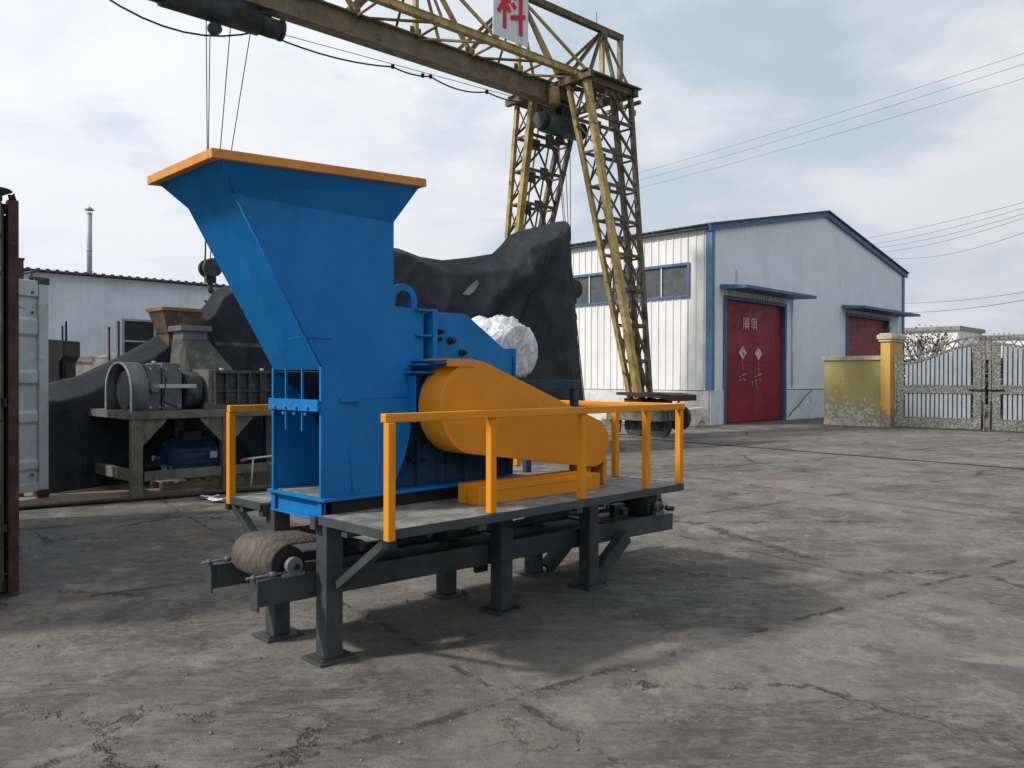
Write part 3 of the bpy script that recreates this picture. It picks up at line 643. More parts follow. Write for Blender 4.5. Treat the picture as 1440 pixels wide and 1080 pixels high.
# ------------------------------------------------------------------ gantry crane
locG, rzG = frame(3.669, 21.783, radians(47.5))
G = empty('gantry_crane', locG, rzG, 'tall weathered yellow lattice gantry crane spanning over the yard', 'crane')
def build_gantry():
    zt, zm, zb0, zb1 = 12.03, 9.86, 9.30, 9.85
    vM1, vM2, vc = 1.65, 3.75, 2.7
    uL, uR = -24.0, 1.98
    b = MB(); b.beam((uL, vc, zt), (uR + .08, vc, zt), .17, .17); b.build('top_chord', M['crane_shaded'], G)
    for v in (vM1, vM2):
        b = MB(); b.beam((uL, v, zm), (1.02, v, zm), .16, .15); b.beam((uL, v, zm + .08), (1.02, v, zm + .08), .20, .02); b.build('side_chord', M['crane_yellow'], G)
    b = MB(); b.box(uL, -.3, vc - .02, vc + .02, zb0 + .03, zb1); b.box(uL, -.3, vc - .18, vc + .18, zb0, zb0 + .03); b.box(uL, -.3, vc - .14, vc + .14, zb1, zb1 + .03); b.build('runway_beam', M['crane_brown'], G)
    # lattice: panels 2.1 m
    st_ = 1.72; n = 14; us = [1.15 - st_ * i for i in range(n)]
    k = 0
    for i, u in enumerate(us):
        if i % 2 == 0:
            b = MB(); b.beam((u, vc, zt - .08), (u, vc, zb1 + .03), .13, .10); b.build('truss_post', M['crane_yellow'], G)
        b = MB()
        for v in (vM1, vM2):
            if i % 2 == 0: b.angle((u, vc, zt - .1), (u, v, zm + .1), .075, .01)
            if i + 1 < n:
                un = us[i + 1]
                if i % 2 == 0: b.angle((u, vc, zt - .1), (un, v, zm + .1), .085, .012); 
                else: b.angle((u, v, zm + .1), (un, vc, zt - .1), .085, .012)
            b.angle((u, v, zm - .02), (u, vc, zb1 - .05), .06, .01)
            if i + 1 < n: b.angle((u, v, zm - .02), (us[i + 1], vc, zb1 - .05), .06, .01)
        if i % 2 == 0 and i + 1 < n:
            b.angle((u, vc, zt - .1), (us[i + 1], vc, zb1 + .05), .09, .012)
        elif i + 1 < n: b.angle((us[i + 1], vc, zt - .1), (u, vc, zb1 + .05), .09, .012)
        b.box(u - .16, u + .16, vc - .008, vc + .008, zb1 + .03, zb1 + .24)
        if i % 2 == 0: b.box(u - .14, u + .14, vc - .095, vc - .087, zt - .28, zt + .02)
        b.build('truss_lattice', M['crane_yellow'] if i % 2 else M['crane_shaded'], G)
    b = MB(); b.beam((uR, vc, zt - .09), (uR, vc, zm), .15, .12); b.beam((uR + .06, vM1 + .3, zm + .02), (uR + .06, vM2 - .3, zm + .02), .1, .1); b.beam((.9, vc, zm + .06), (uR, vc, zm + .06), .12, .12)
    b.angle((1.15, vc, zt - .1), (uR - .1, vc, zm + .15), .09, .012); b.build('end_post', M['crane_brown'], G)
    # cross girder and cap over the legs
    b = MB(); b.box(-1.25, -1.1, 1.0, 4.4, 9.60, 9.78); b.box(.80, .95, 1.15, 4.25, 9.60, 9.78)
    for v in (1.25, 4.0): b.box(-1.09, .79, v, v + .16, 9.60, 9.77)
    b.box(-1.3, 1.05, 1.1, 1.35, 9.79, 9.83); b.box(-1.3, 1.05, 4.0, 4.25, 9.79, 9.83); b.box(-1.2, 1.9, 1.9, 2.5, 9.99, 10.03)
    b.build('cap_frame', M['crane_shaded'], G)
    # legs
    def leg(vt, vb, sgn):
        tp = {('l', 'a'): (-1.05, vt - .33), ('l', 'b'): (-1.05, vt + .33), ('r', 'a'): (.84, vt - .30), ('r', 'b'): (.84, vt + .30)}
        bt = {('l', 'a'): (-.60, vb - .14), ('l', 'b'): (-.60, vb + .14), ('r', 'a'): (-.12, vb - .14), ('r', 'b'): (-.12, vb + .14)}
        z0, z1 = 1.0, 9.6
        P = lambda k_, t: V((bt[k_][0] + (tp[k_][0] - bt[k_][0]) * t, bt[k_][1] + (tp[k_][1] - bt[k_][1]) * t, z0 + (z1 - z0) * t))
        # main near-left chord carries the broad yellow box section
        root = MB(); root.beam(P(('l', 'a'), 0), P(('l', 'a'), 1), .20, .15, (0, 1, 0)); ro = root.build('leg', M['crane_yellow'], G)
        for kk, w, mt in ((('l', 'b'), .12, 'crane_yellow'), (('r', 'a'), .12, 'crane_shaded'), (('r', 'b'), .13, 'crane_shaded')):
            c = MB(); c.beam(P(kk, 0), P(kk, 1), w, w, (0, 1, 0)); c.build('leg_chord', M[mt], ro)
        zs = [1.0]; t = 1.0; nn = 9
        for i in range(nn):
            t0 = i / nn; t1 = (i + 1) / nn
            for s_, mt in (('a', 'crane_shaded'), ('b', 'crane_shaded')):
                lc = MB(); A_, B_ = P(('l', s_), t1), P(('r', s_), t1); C_, D_ = P(('l', s_), t0), P(('r', s_), t0); mid = (A_ + B_) / 2
                lc.angle(A_, B_, .07, .01); lc.angle(mid, C_ + (A_ - C_) * .08, .07, .01, (0, 1, 0)); lc.angle(mid, D_ + (B_ - D_) * .08, .07, .01, (0, 1, 0)); lc.beam(mid, (C_ + D_) / 2, .05, .03)
                gs = .17 if t1 > .3 else .09; lc.box(mid.x - gs, mid.x + gs, mid.y - .012, mid.y + .012, mid.z - gs, mid.z + gs)
                lc.build('leg_lacing', M[mt], ro)
            sd_ = MB()
            for s_ in ('l', 'r'):
                A_, B_ = P((s_, 'a'), t1), P((s_, 'b'), t1); C_, D_ = P((s_, 'a'), t0), P((s_, 'b'), t0)
                sd_.beam(A_, B_, .05, .05); sd_.beam(A_, (C_ + D_ + A_ + B_) / 4, .04, .02) ; sd_.beam(B_, C_, .045, .02); sd_.beam(A_, D_, .045, .02)
            sd_.build('leg_lacing', M['crane_shaded'], ro)
        return ro
    leg(1.65, 0.0, 1); leg(3.75, 5.4, -1)
    # foot trucks
    for vb, s in ((0.0, -1), (5.4, 1)):
        b = MB(); b.box(-.75, .05, vb - .95, vb + .85, .42, .72); b.box(-.85, .15, vb - .3, vb + .3, .721, .78); b.prism([(vb + .45, .42), (vb + 1.15, .42), (vb + .60, .08), (vb + .50, .08)], 'x', -.62, -.55)
        for x in (-.6, -.45, -.3, -.15): b.box(x, x + .02, vb - .98, vb - .951, .42, .70)
        tr = b.build('foot_truck', M['stand_pale'], G, bevel=.01)
        for v in (vb - .68, vb + .12):
            w = MB(); w.tube([(-.42, v, .30), (-.28, v, .30)], .30, 28); w.tube([(-.46, v, .30), (-.42, v, .30)], .335, 28); w.tube([(-.5, v, .30), (-.15, v, .30)], .08, 12); w.build('wheel', M['crane_dark'], tr)
        h = MB(); h.prism([(vb - 1.35, .95), (vb - .9, 1.02), (vb + .5, 1.09), (vb + .5, 1.16), (vb - .9, 1.15), (vb - 1.35, 1.10)], 'x', -.75, .25); h.build('motor_cover', M['rusty'], tr)
        h = MB(); h.tube([(-.35, vb - .3, .88), (-.35, vb - .95, .88)], .12, 16); h.box(-.6, .0, vb - .25, vb + .35, .781, 1.0); h.beam((-.1, vb - .9, .78), (-.1, vb - 1.2, 1.06), .03, .03); h.beam((-.6, vb - .9, .78), (-.6, vb - 1.2, 1.06), .03, .03)
        h.tube([(.06, vb - .9, .5), (.2, vb - .9, .5)], .33, 24); h.build('drive_motor', M['crane_dark'], tr)
    # sign with one character
    b = MB(); b.box(-4.24, -3.05, 1.52, 1.545, 10.0, 12.35); sg = b.build('sign_board', M['sign_white'], G)
    strokes = [((.40, .95), (.12, .86)), ((.02, .68), (.47, .68)), ((.25, .92), (.25, .02)), ((.25, .66), (.02, .36)), ((.27, .60), (.45, .43)),
               ((.56, .88), (.68, .77)), ((.52, .66), (.65, .55)), ((.47, .31), (1.0, .45)), ((.84, .99), (.84, -.02))]
    b = MB(); W_, H_ = .92, 1.10; x0, z0 = -4.10, 10.22
    for i, (p, q) in enumerate(strokes):
        b.beam((x0 + p[0] * W_, 1.508 - .0015 * i, z0 + p[1] * H_), (x0 + q[0] * W_, 1.508 - .0015 * i, z0 + q[1] * H_), .115, .012, (0, 1, 0))
    b.build('lettering', M['sign_red'], sg)
    b = MB(); b.beam((.9, vc, zt + .08), (.9, vc, zt + .45), .015, .015); b.build('dark_upright', M['crane_dark'], G)
    b = MB(); b.box(.92, 1.04, 1.3, 1.42, 9.1, 9.25); b.tube([(-1.25, 2.35, 9.15), (-1.25, 2.35, 9.6)], .16, 14); b.build('floodlight', M['crane_yellow'], G)
build_gantry()
def hoist(name, u, z, hook_z, label, L_=1.5, lat=0.0, big=False):
    p = lift(locG, rzG, u, 2.7, 0); H = empty(name, (p[0], p[1], 0), rzG, label, 'hoist', 'electric hoists on the gantry beam')
    r = .25 if not big else .3
    b = MB(); b.tube([(-L_ * .72, 0, z), (L_ * .28, 0, z)], r, 24); dr = b.build('drum', M['crane_dark'] if not big else M['hoist_green'], H)
    b = MB(); b.tube([(L_ * .28, 0, z), (L_ * .42, 0, z - .01), (L_ * .52, 0, z - .01)], [r * .85, r * .85, r * .8], 20); b.tube([(L_ * .52, 0, z), (L_ * .55, 0, z)], r * .9, 20); b.box(L_ * .3, L_ * .42, -.1, .1, z + r * .8, z + r * 1.2); b.build('motor', M['crane_dark'], H)
    b = MB(); b.tube([(-L_ * .74, 0, z), (-L_ * .9, 0, z)], r * .8, 16); b.box(-.25, .25, -.16, -.13, z + .15, 9.45); b.box(-.25, .25, .13, .16, z + .15, 9.45)
    for x in (-.18, .18):
        for y in (-.14, .10): b.tube([(x, y, 9.40), (x, y + .05, 9.40)], .08, 14)
    b.build('trolley', M['crane_dark'], H)
    b = MB(); b.tube([(-L_ * .18, -.05, z - r - .12), (-L_ * .18, .09, z - r - .12)], .13, 18); b.build('guide_sheave', M['crane_dark'], H)
    for i, (x, y) in enumerate(((-L_ * .28, -.04), (-L_ * .22, .06), (-L_ * .02, 0), (L_ * .2, .03))):
        b = MB(); b.tube([(x, y, z - r), (x * .55 - .10 + lat * .5, y, (z + hook_z) / 2), (x * .2 - .2 + lat, y, hook_z + .45)], .011 if not big else .012, 5); b.build('wire_rope', M['rope'], H)
    hx = -.2 + lat; b = MB(); k = 1.4 if big else 1.0; hz = hook_z
    for y in (-.11 * k, .11 * k): b.tube([(hx, y - .045, hz + .35 * k), (hx, y + .045, hz + .35 * k)], .19 * k, 20)
    b.box(hx - .1 * k, hx + .1 * k, -.06 * k, .06 * k, hz + .05 * k, hz + .42 * k)
    pts = [(hx, 0, hz + .1 * k), (hx, 0, hz - .10 * k)] + [(hx + .13 * k * sin(a), 0, hz - .24 * k + .13 * k * cos(a)) for a in [i * .42 for i in range(11)]]
    b.tube(pts, [.05 * k, .045 * k] + [(.05 - .003 * i) * k for i in range(11)], 10); b.build('hook_block', M['rusty'] if big else M['crane_dark'], H)
hoist('electric_hoist', -10.35, 8.98, 3.38, 'dark hoist at the top left with its hook hanging behind the blue hopper', 2.0, -.26)
hoist('electric_hoist', -.45, 8.75, 3.62, 'dark green hoist between the crane legs, rusty hook beside the warehouse window', 1.2, .48, True)
def cable(pts, r, name, label, cat='cable', group=None, world=False):
    b = MB(); b.tube(pts, r, 6); o = b.build(name, M['rope'])
    if name == 'festoon_cable':
        for (x_, z_) in ((-9.5, 9.08), (-6.06, 9.19), (-4.9, 9.24), (-5.15, 9.2), (-3.0, 9.30)): c_ = MB(); c_.box(x_ - .035, x_ + .035, 3.17, 3.23, z_ - .05, z_ + .05); c_.build('clip', M['black'], o)
    if not world: o.location = locG; o.rotation_euler = (0, 0, rzG)
    tag(o, label, cat, group); return o
def sag(p, q, s, n=10):
    p, q = V(p), V(q); return [p.lerp(q, i / n) - V((0, 0, s * 4 * (i / n) * (1 - i / n))) for i in range(n + 1)]
pp = [(-13.6, 3.2, 9.10)]; 
pts = sag((-13.6, 3.2, 9.30), (-9.52, 3.2, 9.06), .62) + sag((-9.52, 3.2, 9.06), (-6.06, 3.2, 9.18), .15)[1:] + sag((-6.06, 3.2, 9.18), (-4.9, 3.2, 9.235), .06, 6)[1:] + sag((-4.9, 3.2, 9.235), (-3.0, 3.2, 9.30), .14)[1:] + sag((-3.0, 3.2, 9.30), (-1.6, 3.2, 9.36), .07)[1:]
cable(pts, .020, 'festoon_cable', 'black power cable hanging in loops below the crane beam')
cable([(-16, 3.2, 8.95), (-9.5, 3.2, 9.12), (-1.55, 3.2, 9.42)], .008, 'guide_wire', 'thin straight wire carrying the looped cable under the crane beam', 'wire')
cable(sag((-13.4, 3.2, 9.45), (-11.6, 3.2, 9.35), .35), .016, 'hanging_cable', 'short cable loop hanging at the top left beside the dark hoist', 'cable')

# ------------------------------------------------------------------ warehouse
locW, rzW = frame(6.5043, 26.5981, .7913)
W = empty('warehouse', locW, rzW, 'white metal-clad warehouse with blue trim and dark red gable doors', 'warehouse')
GW, EH, AP, LEN = 16.86, 6.45, 8.06, 26.0
def ribbed(mb, along, x0, x1, zl, zh, period, amp, at_, out, smallrib=0):
    """vertical trapezoid cladding. along='x' runs on local x at y=at_; out = outward sign."""
    xs = []; x = math.floor(x0 / period) * period
    prof = [(0, 0), (period - .06, 0), (period - .045, 1), (period - .015, 1)]
    pts = []
    while x < x1 + period:
        for dx, h in prof: pts.append((x + dx, h))
        x += period
    pts = [p for p in pts if x0 < p[0] < x1]; pts = [(x0, 0)] + pts + [(x1, 0)]
    for a, b in zip(pts[:-1], pts[1:]):
        def P(p, z): return (p[0], at_ + out * amp * p[1], z) if along == 'x' else (at_ + out * amp * p[1], p[0], z)
        mb.face([P(a, zl(a[0])), P(b, zl(b[0])), P(b, zh(b[0])), P(a, zh(a[0]))])
def build_warehouse():
    top = lambda x: EH + (AP - EH) * (1 - abs(x - GW / 2) / (GW / 2))
    c = lambda v: (lambda x: v)
    PL = 1.15
    g = MB()
    d1, d2 = (.86, 5.05, 4.22), (10.55, 15.0, 4.2)
    for a, b in ((.0, d1[0]), (d1[1], d2[0]), (d2[1], GW)): ribbed(g, 'x', a, b, c(PL), top, .28, .009, 0, -1)
    for d in (d1, d2): ribbed(g, 'x', d[0], d[1], c(d[2]), top, .28, .009, 0, -1)
    g.build('gable_wall', M['wall_gable'], W)
    g = MB(); w0, w1, wz0, wz1 = .87, 21.0, 4.33, 5.33
    ribbed(g, 'y', 0, w0, c(PL), c(EH), .30, .03, 0, -1); ribbed(g, 'y', w0, w1, c(PL), c(wz0), .30, .03, 0, -1); ribbed(g, 'y', w0, w1, c(wz1), c(EH), .30, .03, 0, -1); ribbed(g, 'y', w1, LEN, c(PL), c(EH), .30, .03, 0, -1)
    g.build('side_wall', M['wall_white'], W)
    g = MB(); g.box(GW, GW + .05, 0, LEN, 0, EH); g.box(0.05, GW, LEN, LEN + .05, 0, EH); g.build('rear_wall', M['wall_white'], W)
    p = MB(); p.box(-.035, .0, .05, LEN, 0, PL - .002); p.build('plinth', M['plinth'], W)
    p = MB()
    for a, b in ((-.03, d1[0] - .1), (d1[1] + .1, d2[0] - .1), (d2[1] + .1, GW)): p.box(a, b, -.035, .02, 0, PL - .002)
    p.build('plinth', M['plinth_blue'], W)
    # plinth coping line and a crack in it
    t = MB(); t.box(5.2, 10.4, -.045, -.036, PL - .03, PL - .005); t.box(-.045, -.036, .1, 18, PL - .02, PL - .004)
    t.tube([(5.35, -.04, .1), (5.7, -.04, .35), (6.1, -.04, .5), (6.7, -.04, .85), (7.3, -.04, 1.12)], .022, 5); t.build('crack', M['roof'], W)
    # trims
    t = MB(); t.box(-.055, -.035, -.05, .16, PL, EH); t.box(-.055, .13, -.07, -.05, PL, EH); t.box(GW - .15, GW + .06, -.06, -.035, 0, EH); t.build('corner_trim', M['trim_sunlit'], W)
    for s in (0, 1):
        xa, xb = (-.25, GW / 2) if s == 0 else (GW + .25, GW / 2)
        za = EH - .02 if s == 0 else EH - .02
        t = MB(); t.beam((xa, -.10, za + .0), (xb, -.10, AP + .04), .06, .20); t.build('barge_board', M['trim_blue'], W)
        r = MB(); r.face([(xa, -.2, za + .13), (xb, -.2, AP + .17), (xb, LEN + .1, AP + .17), (xa, LEN + .1, za + .13)]); ro = r.build('roof', M['roof'], W, solid=.05)
    t = MB()
    k = 0
    while k * .25 < LEN: t.box(-.27, -.1, k * .25, k * .25 + .10, EH + .10, EH + .135); k += 1
    t.box(-.2, -.02, 0.0, LEN, EH + .0, EH + .09); t.build('eave', M['roof'], W)
    # long window
    fr = MB(); fr.box(-.07, -.032, w0 - .08, w1, wz1, wz1 + .09); fr.box(-.07, -.032, w0 - .08, w1, wz0 - .08, wz0); fr.box(-.07, -.032, w0 - .08, w0 + .0, wz0, wz1)
    wi = fr.build('window_frame', M['trim_blue'], W)
    y = w0
    while y < w1 - .1:
        m_ = MB(); m_.box(-.05, -.025, y + 1.03, y + 1.07, wz0 + .002, wz1 - .002); m_.build('mullion', M['wall_gable'], wi)
        q = MB(); q.box(.0, .02, y + .002, y + 1.068, wz0 + .002, wz1 - .002); q.build('pane', M['glass'], wi); y += 1.07
    # doors with canopies
    for i, d in enumerate((d1, d2)):
        f = MB(); f.box(d[0] - .10, d[0] + .03, -.06, .02, 0, d[2] + .1); f.box(d[1] - .03, d[1] + .10, -.06, .02, 0, d[2] + .1); f.box(d[0] + .03, d[1] - .03, -.06, .02, d[2] - .02, d[2] + .1)
        f.box(d[1] + .0, d[1] + .02, .021, .35, 0, d[2]); f.build('door_frame', M['trim_blue'], W)
        mid = (d[0] + d[1]) / 2; dd = []
        for a, b in ((d[0] + .035, mid - .008), (mid + .008, d[1] - .035)):
            q = MB(); q.box(a, b, .10, .16, .03, d[2] - .03); x = a + .32
            q.box(a, b, .085, .099, 2.1, 2.16); dr = q.build('door', M['door_red'], W); dd.append(dr)
            hn = MB(); hx_ = mid - .12 if a < mid - 1 else mid + .12; hn.tube([(hx_, .07, 1.15), (hx_, .05, 1.2), (hx_, .05, 1.4), (hx_, .07, 1.45)], .015, 6); hn.build('handle', M['metal'], dr)
            if i == 0:
                cxm = 2.18 if a < 1.5 else 3.28; mk = MB(); rw, rh = .25, .24
                mk.prism([(cxm - rw, 2.43), (cxm, 2.43 + rh), (cxm + rw, 2.43), (cxm, 2.43 - rh)], 'y', .068, .084)
                rnd = random.Random(4 + i)
                for (bx, bz) in ((cxm - .05, 1.58),):
                    for k in range(9): px, pz = bx + rnd.uniform(-.26, .2), bz + rnd.uniform(-.14, .14); mk.box(px, px + rnd.uniform(.04, .16), .076, .084, pz, pz + .04)
                for k in range(3): px = cxm + rnd.uniform(-.05, .05); mk.box(px, px + .03, .076, .084, 1.85 + k * .1, 1.92 + k * .1)
                gx = 2.42 if a < 1.5 else 2.98
                for (x0, z0, x1, z1) in ((-.2, .18, .2, .18), (-.2, .0, .2, .0), (-.2, -.18, .2, -.18), (-.18, .18, -.18, -.18), (.16, .2, .16, -.2), (0, .2, -.03, -.18), (-.1, .09, .14, .09), (-.12, -.09, .12, -.1)):
                    if rnd.random() < .9: mk.beam((gx + x0, .080 - rnd.random() * .006, 3.45 + z0), (gx + x1, .080 - rnd.random() * .006, 3.45 + z1), .045, .008, (0, 1, 0))
                mk.build('painted_mark', M['white_mark'], dr)
        q = MB(); cw0, cw1 = d[0] - .35, d[1] + .55; z = d[2] + .34
        if i == 1: cw0, cw1, z = d[0] - .55, d[1] + 1.25, d[2] + .30
        q.prism([(-.04, z + .10), (-1.0, z + .02), (-1.0, z - .09), (-.04, z - .06)], 'x', cw0, cw1); q.build('canopy', M['trim_blue'], W, bevel=.01)
        q = MB(); x = d[0]
        while x < d[1]: q.box(x, x + .12, -.05, -.02, d[2] + .11, d[2] + .30); x += .18
        q.build('canopy_bracket', M['plinth'], W)
    q = MB(); q.box(1.55, 1.58, -.06, -.03, 4.75, 5.25); q.tube([(5.6, -.05, 1.2), (5.6, -.05, 4.5)], .03, 6); q.build('pipe', M['plinth'], W)
build_warehouse()
# concrete slabs by the warehouse corner
loc2, rz2 = frame(5.0, 25.75, .7913)
b = MB(); b.prism([(0, 0), (.9, 0), (1.25, .55), (1.1, .62), (.0, .50)], 'y', 0, .5); b.box(.95, 1.25, .1, .6, 0, .18); b.box(1.0, 1.2, .05, .55, .181, .33)
o = b.build('concrete_slab', M['concrete'], bevel=.02); o.location = (4.95, 25.5, 0); o.rotation_euler = (0, 0, .15); tag(o, 'leaning concrete slab on the ground at the corner of the white warehouse', 'slab')

# ------------------------------------------------------------------ boundary wall, pillar, gate (line heads along (.707,-.707))
def wl(t, off=0): return (11.9 + t * .7071 + off * .7071, 25.5 - t * .7071 + off * .7071, 0)
rzL = -pi / 4
b = MB()
def wallf(u, v): 
    return (0, 0, 0)
o = empty('boundary_wall', wl(0), rzL, '', ''); b.box(-2.15, -.285, 0, .28, 0, 2.13); b.build('wall_face', M['yellow_wall'], o, bevel=.015); b = MB(); b.box(-2.2, -.283, -.05, .33, 2.131, 2.27); b.build('coping', M['stone'], o, bevel=.015); tag(o, 'low yellow boundary wall with peeling paint beside the orange pillar', 'wall')
P_ = empty('gate_pillar', wl(0), rzL, 'orange plastered gate pillar with pale stone cap between wall and gate', 'pillar')
b = MB(); b.box(-.28, .02, -.12, .95, 0, 2.70); b.build('shaft', M['pillar'], P_, bevel=.02)
b = MB(); b.box(-.33, .07, -.17, 1.0, 2.701, 2.78); b.box(-.37, .11, -.21, 1.04, 2.781, 2.92); b.box(-.31, .05, -.15, .98, 2.921, 2.97); b.build('cap', M['stone'], P_, bevel=.02)
def gate(t0, width, flip, label):
    Gt = empty('gate_leaf', wl(t0), rzL, label, 'gate', 'two leaves of the yard gate')
    X = (lambda x: width - x) if flip else (lambda x: x)
    def B(mb, x0, x1, y0, y1, z0, z1): a, c = sorted((X(x0), X(x1))); mb.box(a, c, y0, y1, z0, z1)
    ztop = lambda x: 2.02 + .52 * (.5 - .5 * cos(pi * min(1, max(0, (x - .25) / (width - .55)))))
    f = MB(); B(f, 0, .06, .0, .06, .12, 2.24); B(f, .07, .26, .005, .05, .12, 2.10); B(f, width - .34, width - .12, .005, .05, .12, 2.60); B(f, width - .1, width - .03, .0, .06, .02, 2.78)
    B(f, .261, width - .341, .0, .05, 1.12, 1.32); B(f, .261, width - .341, .0, .05, .12, .34); B(f, 0.0, width - .03, -.01, .06, .06, .118)
    B(f, .261, width - .341, -.012, -.001, 1.10, 1.13); B(f, .261, width - .341, -.012, -.001, 1.31, 1.34); B(f, .261, width - .341, -.012, -.001, .34, .37)
    f.build('frame', M['gate_frame'], Gt)
    t = MB(); n = 20
    for i in range(n):
        xa = .02 + (width - .06) * i / n; xb = .02 + (width - .06) * (i + 1) / n
        for dz, w in ((.0, .06), (.22, .05)):
            t.beam((X(xa), .03, ztop(xa) + dz), (X(xb), .03, ztop(xb) + dz), .07, w)
        if i % 2: t.beam((X(xa), .03, ztop(xa) + .02), (X(xb), .03, ztop(xb) + .2), .03, .03)
        else: t.beam((X(xa), .03, ztop(xa) + .2), (X(xb), .03, ztop(xb) + .02), .03, .03)
        t.beam((X(xa), .03, ztop(xa) + .22), (X(xa), .03, ztop(xa) + .33), .02, .02)
    t.build('top_scroll', M['gate_dark'], Gt)
    x = .30
    while x < width - .40:
        s = MB(); B(s, x, x + .088, .015, .035, .345, 1.10); B(s, x, x + .088, .015, .035, 1.345, ztop(x + .04) - .03); s.build('bar', M['gate_bar'], Gt); gap_strip = MB(); B(gap_strip, x + .092, x + .121, .03, .045, .345, 1.10); B(gap_strip, x + .092, x + .121, .03, .045, 1.345, ztop(x + .04) - .03); gap_strip.build('dark_upright', M['black'], Gt); x += .125  # black strips added behind the bars to darken the gaps
    l = MB(); l.tube([(X(width - .45), -.03, 1.22), (X(width + .05), -.03, 1.22)], .02, 8); l.tube([(X(width - .1), -.03, .05), (X(width - .1), -.03, .9)], .02, 8); l.build('bolt', M['black'], Gt)
    return Gt
gate(.12, 2.55, False, 'flaking pale steel gate leaf with vertical bars hinged on the orange pillar')
gate(2.70, 2.55, True, 'flaking pale steel gate leaf cut off by the right edge of the photo')

# beyond the gate
def house(name, x, y, w, d_, h, rz_, label):
    Hh = empty(name, (x, y, 0), rz_, label, 'building')
    b = MB(); b.box(0, w, 0, d_, 0, h - .3); b.build('wall', M['bldg'], Hh)
    b = MB(); b.box(-.2, w + .2, -.2, d_ + .2, h - .3, h); b.build('roof', M['bldg_roof'], Hh)
    k = 1.0
    while k < w - 1.2:
        q = MB(); q.box(k, k + 1.0, -.04, .0, .9, 2.3); fo = q.build('window', M['glass'], Hh); k += 2.6
    return Hh
house('white_building', 32.93, 60.0, 6.0, 12.0, 5.5, pi / 4, 'low white flat-roofed building beyond the gate beside the warehouse')
house('white_building', 45.2, 55.5, 8.0, 12.0, 5.0, pi / 4, 'long white flat-roofed building beyond the right gate leaf')
b = MB()
hd = random.Random(3)
def shrub(x, y, h, w, label, seed):
    r = random.Random(seed); S_ = empty('bare_bush', (x, y, 0), 0, label, 'bush', 'bushes beyond the gate')
    t = MB(); lf = MB()
    def br(p, d, l, rad, lev):
        q = p + d * l; t.tube([p, (p + q) / 2 + V((r.uniform(-.05, .05), r.uniform(-.05, .05), 0)), q], [rad, rad * .8, rad * .6], 5, False)
        if lev == 0:
            for _ in range(2):
                c = p.lerp(q, r.random()) + V((r.gauss(0, .12), r.gauss(0, .12), r.gauss(0, .1))); a = V((r.uniform(-1, 1), r.uniform(-1, 1), r.uniform(-1, 1))).normalized() * .06; bb = a.cross(V((r.uniform(-1, 1), r.uniform(-1, 1), 1))).normalized() * .04
                lf.face([c - a, c - bb, c + a, c + bb])
            return
        for _ in range(4): dd = (d + V((r.uniform(-.7, .7) * w, r.uniform(-.7, .7) * w, r.uniform(-.1, .5)))).normalized(); br(q - d * l * r.uniform(0, .4), dd, l * r.uniform(.6, .85), rad * .6, lev - 1)
    br(V((0, 0, 0)), V((0, 0, 1)), h * .36, .06, 4)
    t.build('branches', M['twig'], S_); lf.build('leaves', M['leaf'], S_)
shrub(15.9, 31.6, 3.6, 1.0, 'tallest bare bush beyond the gate, right beside the orange pillar', 1)
shrub(17.7, 32.2, 3.2, 1.0, 'smaller bare bush beyond the middle of the left gate leaf', 2)
shrub(20.6, 32.0, 3.3, 1.0, 'bare bush behind the hanging edge where both gate leaves meet', 5)
hg = MB()
def hedgef(x0, n):
    for k in range(n):
        c = V((x0 + hd.uniform(0, 16), hd.uniform(-.4, .4), hd.uniform(.0, 1.0) ** .8 * 2.35)); c.y *= (1.2 - c.z / 3); a = V((hd.uniform(-1, 1), hd.uniform(-1, 1), hd.uniform(-1, 1))).normalized() * .12; bb = a.cross(V((hd.uniform(-1, 1), hd.uniform(-1, 1), 1))).normalized() * .08
        hg.face([c - a, c - bb, c + a, c + bb])
hedgef(0, 9000); o = hg.build('hedge', M['hedge'], fix=False); o.location = (15.5, 34.5, 0); o.rotation_euler = (0, 0, -.25); tag(o, 'long dark hedge behind the yard gate', 'hedge', kind='stuff')

# overhead wires
wr = [((9.04, 60, 16.75), (18.84, 30, 13.70), .9, 'uppermost of the three long wires high over the warehouse'), ((9.04, 60, 16.2), (18.84, 30, 13.30), .9, 'middle of the three long wires high over the warehouse'), ((9.3, 60, 15.7), (18.85, 30, 12.78), .9, 'lowest of the three long wires high over the warehouse')]
def wire(p, q, s, label, r, grp):
    p, q = V(p), V(q); dd = q - p; b = MB(); b.tube(sag(p - dd * .15, q + dd * .25, s + .25, 16), r, 5); tag(b.build('overhead_wire', M['rope']), label, 'wire', grp)
for p, q, s, lb in wr: wire(p, q, 0, lb, .008, 'three wires high over the warehouse')
low = [(336, 283), (343, 290), (350, 297), (352, 300), (352, 308)]
names_ = ['topmost', 'second from top', 'middle', 'second from bottom', 'lowest and slackest']
def pt(px, py, Y):
    x = (px - 720) / 1141.57; z = -(py - 533) / 1141.57; return V((x * Y, Y, 1.5 + z * Y))
for i, (ya, yb) in enumerate(((334, 278), (342, 284), (346, 290), (350, 293), (350, 303))):
    wire(pt(1205 + 6 * i, ya, 60), pt(1440, yb, 35), (0, .1, .2, .35, .9)[i], names_[i] + ' of the five wires fanning out right of the warehouse roof', .010, 'five wires right of the warehouse')
wire(pt(1270, 423, 52), pt(1440, 405, 40), 0, 'upper of two low wires above the gate pillar', .012, 'two low wires above the gate')
wire(pt(1278, 436, 52), pt(1440, 416, 40), 0, 'lower of two low wires above the gate pillar', .014, 'two low wires above the gate')

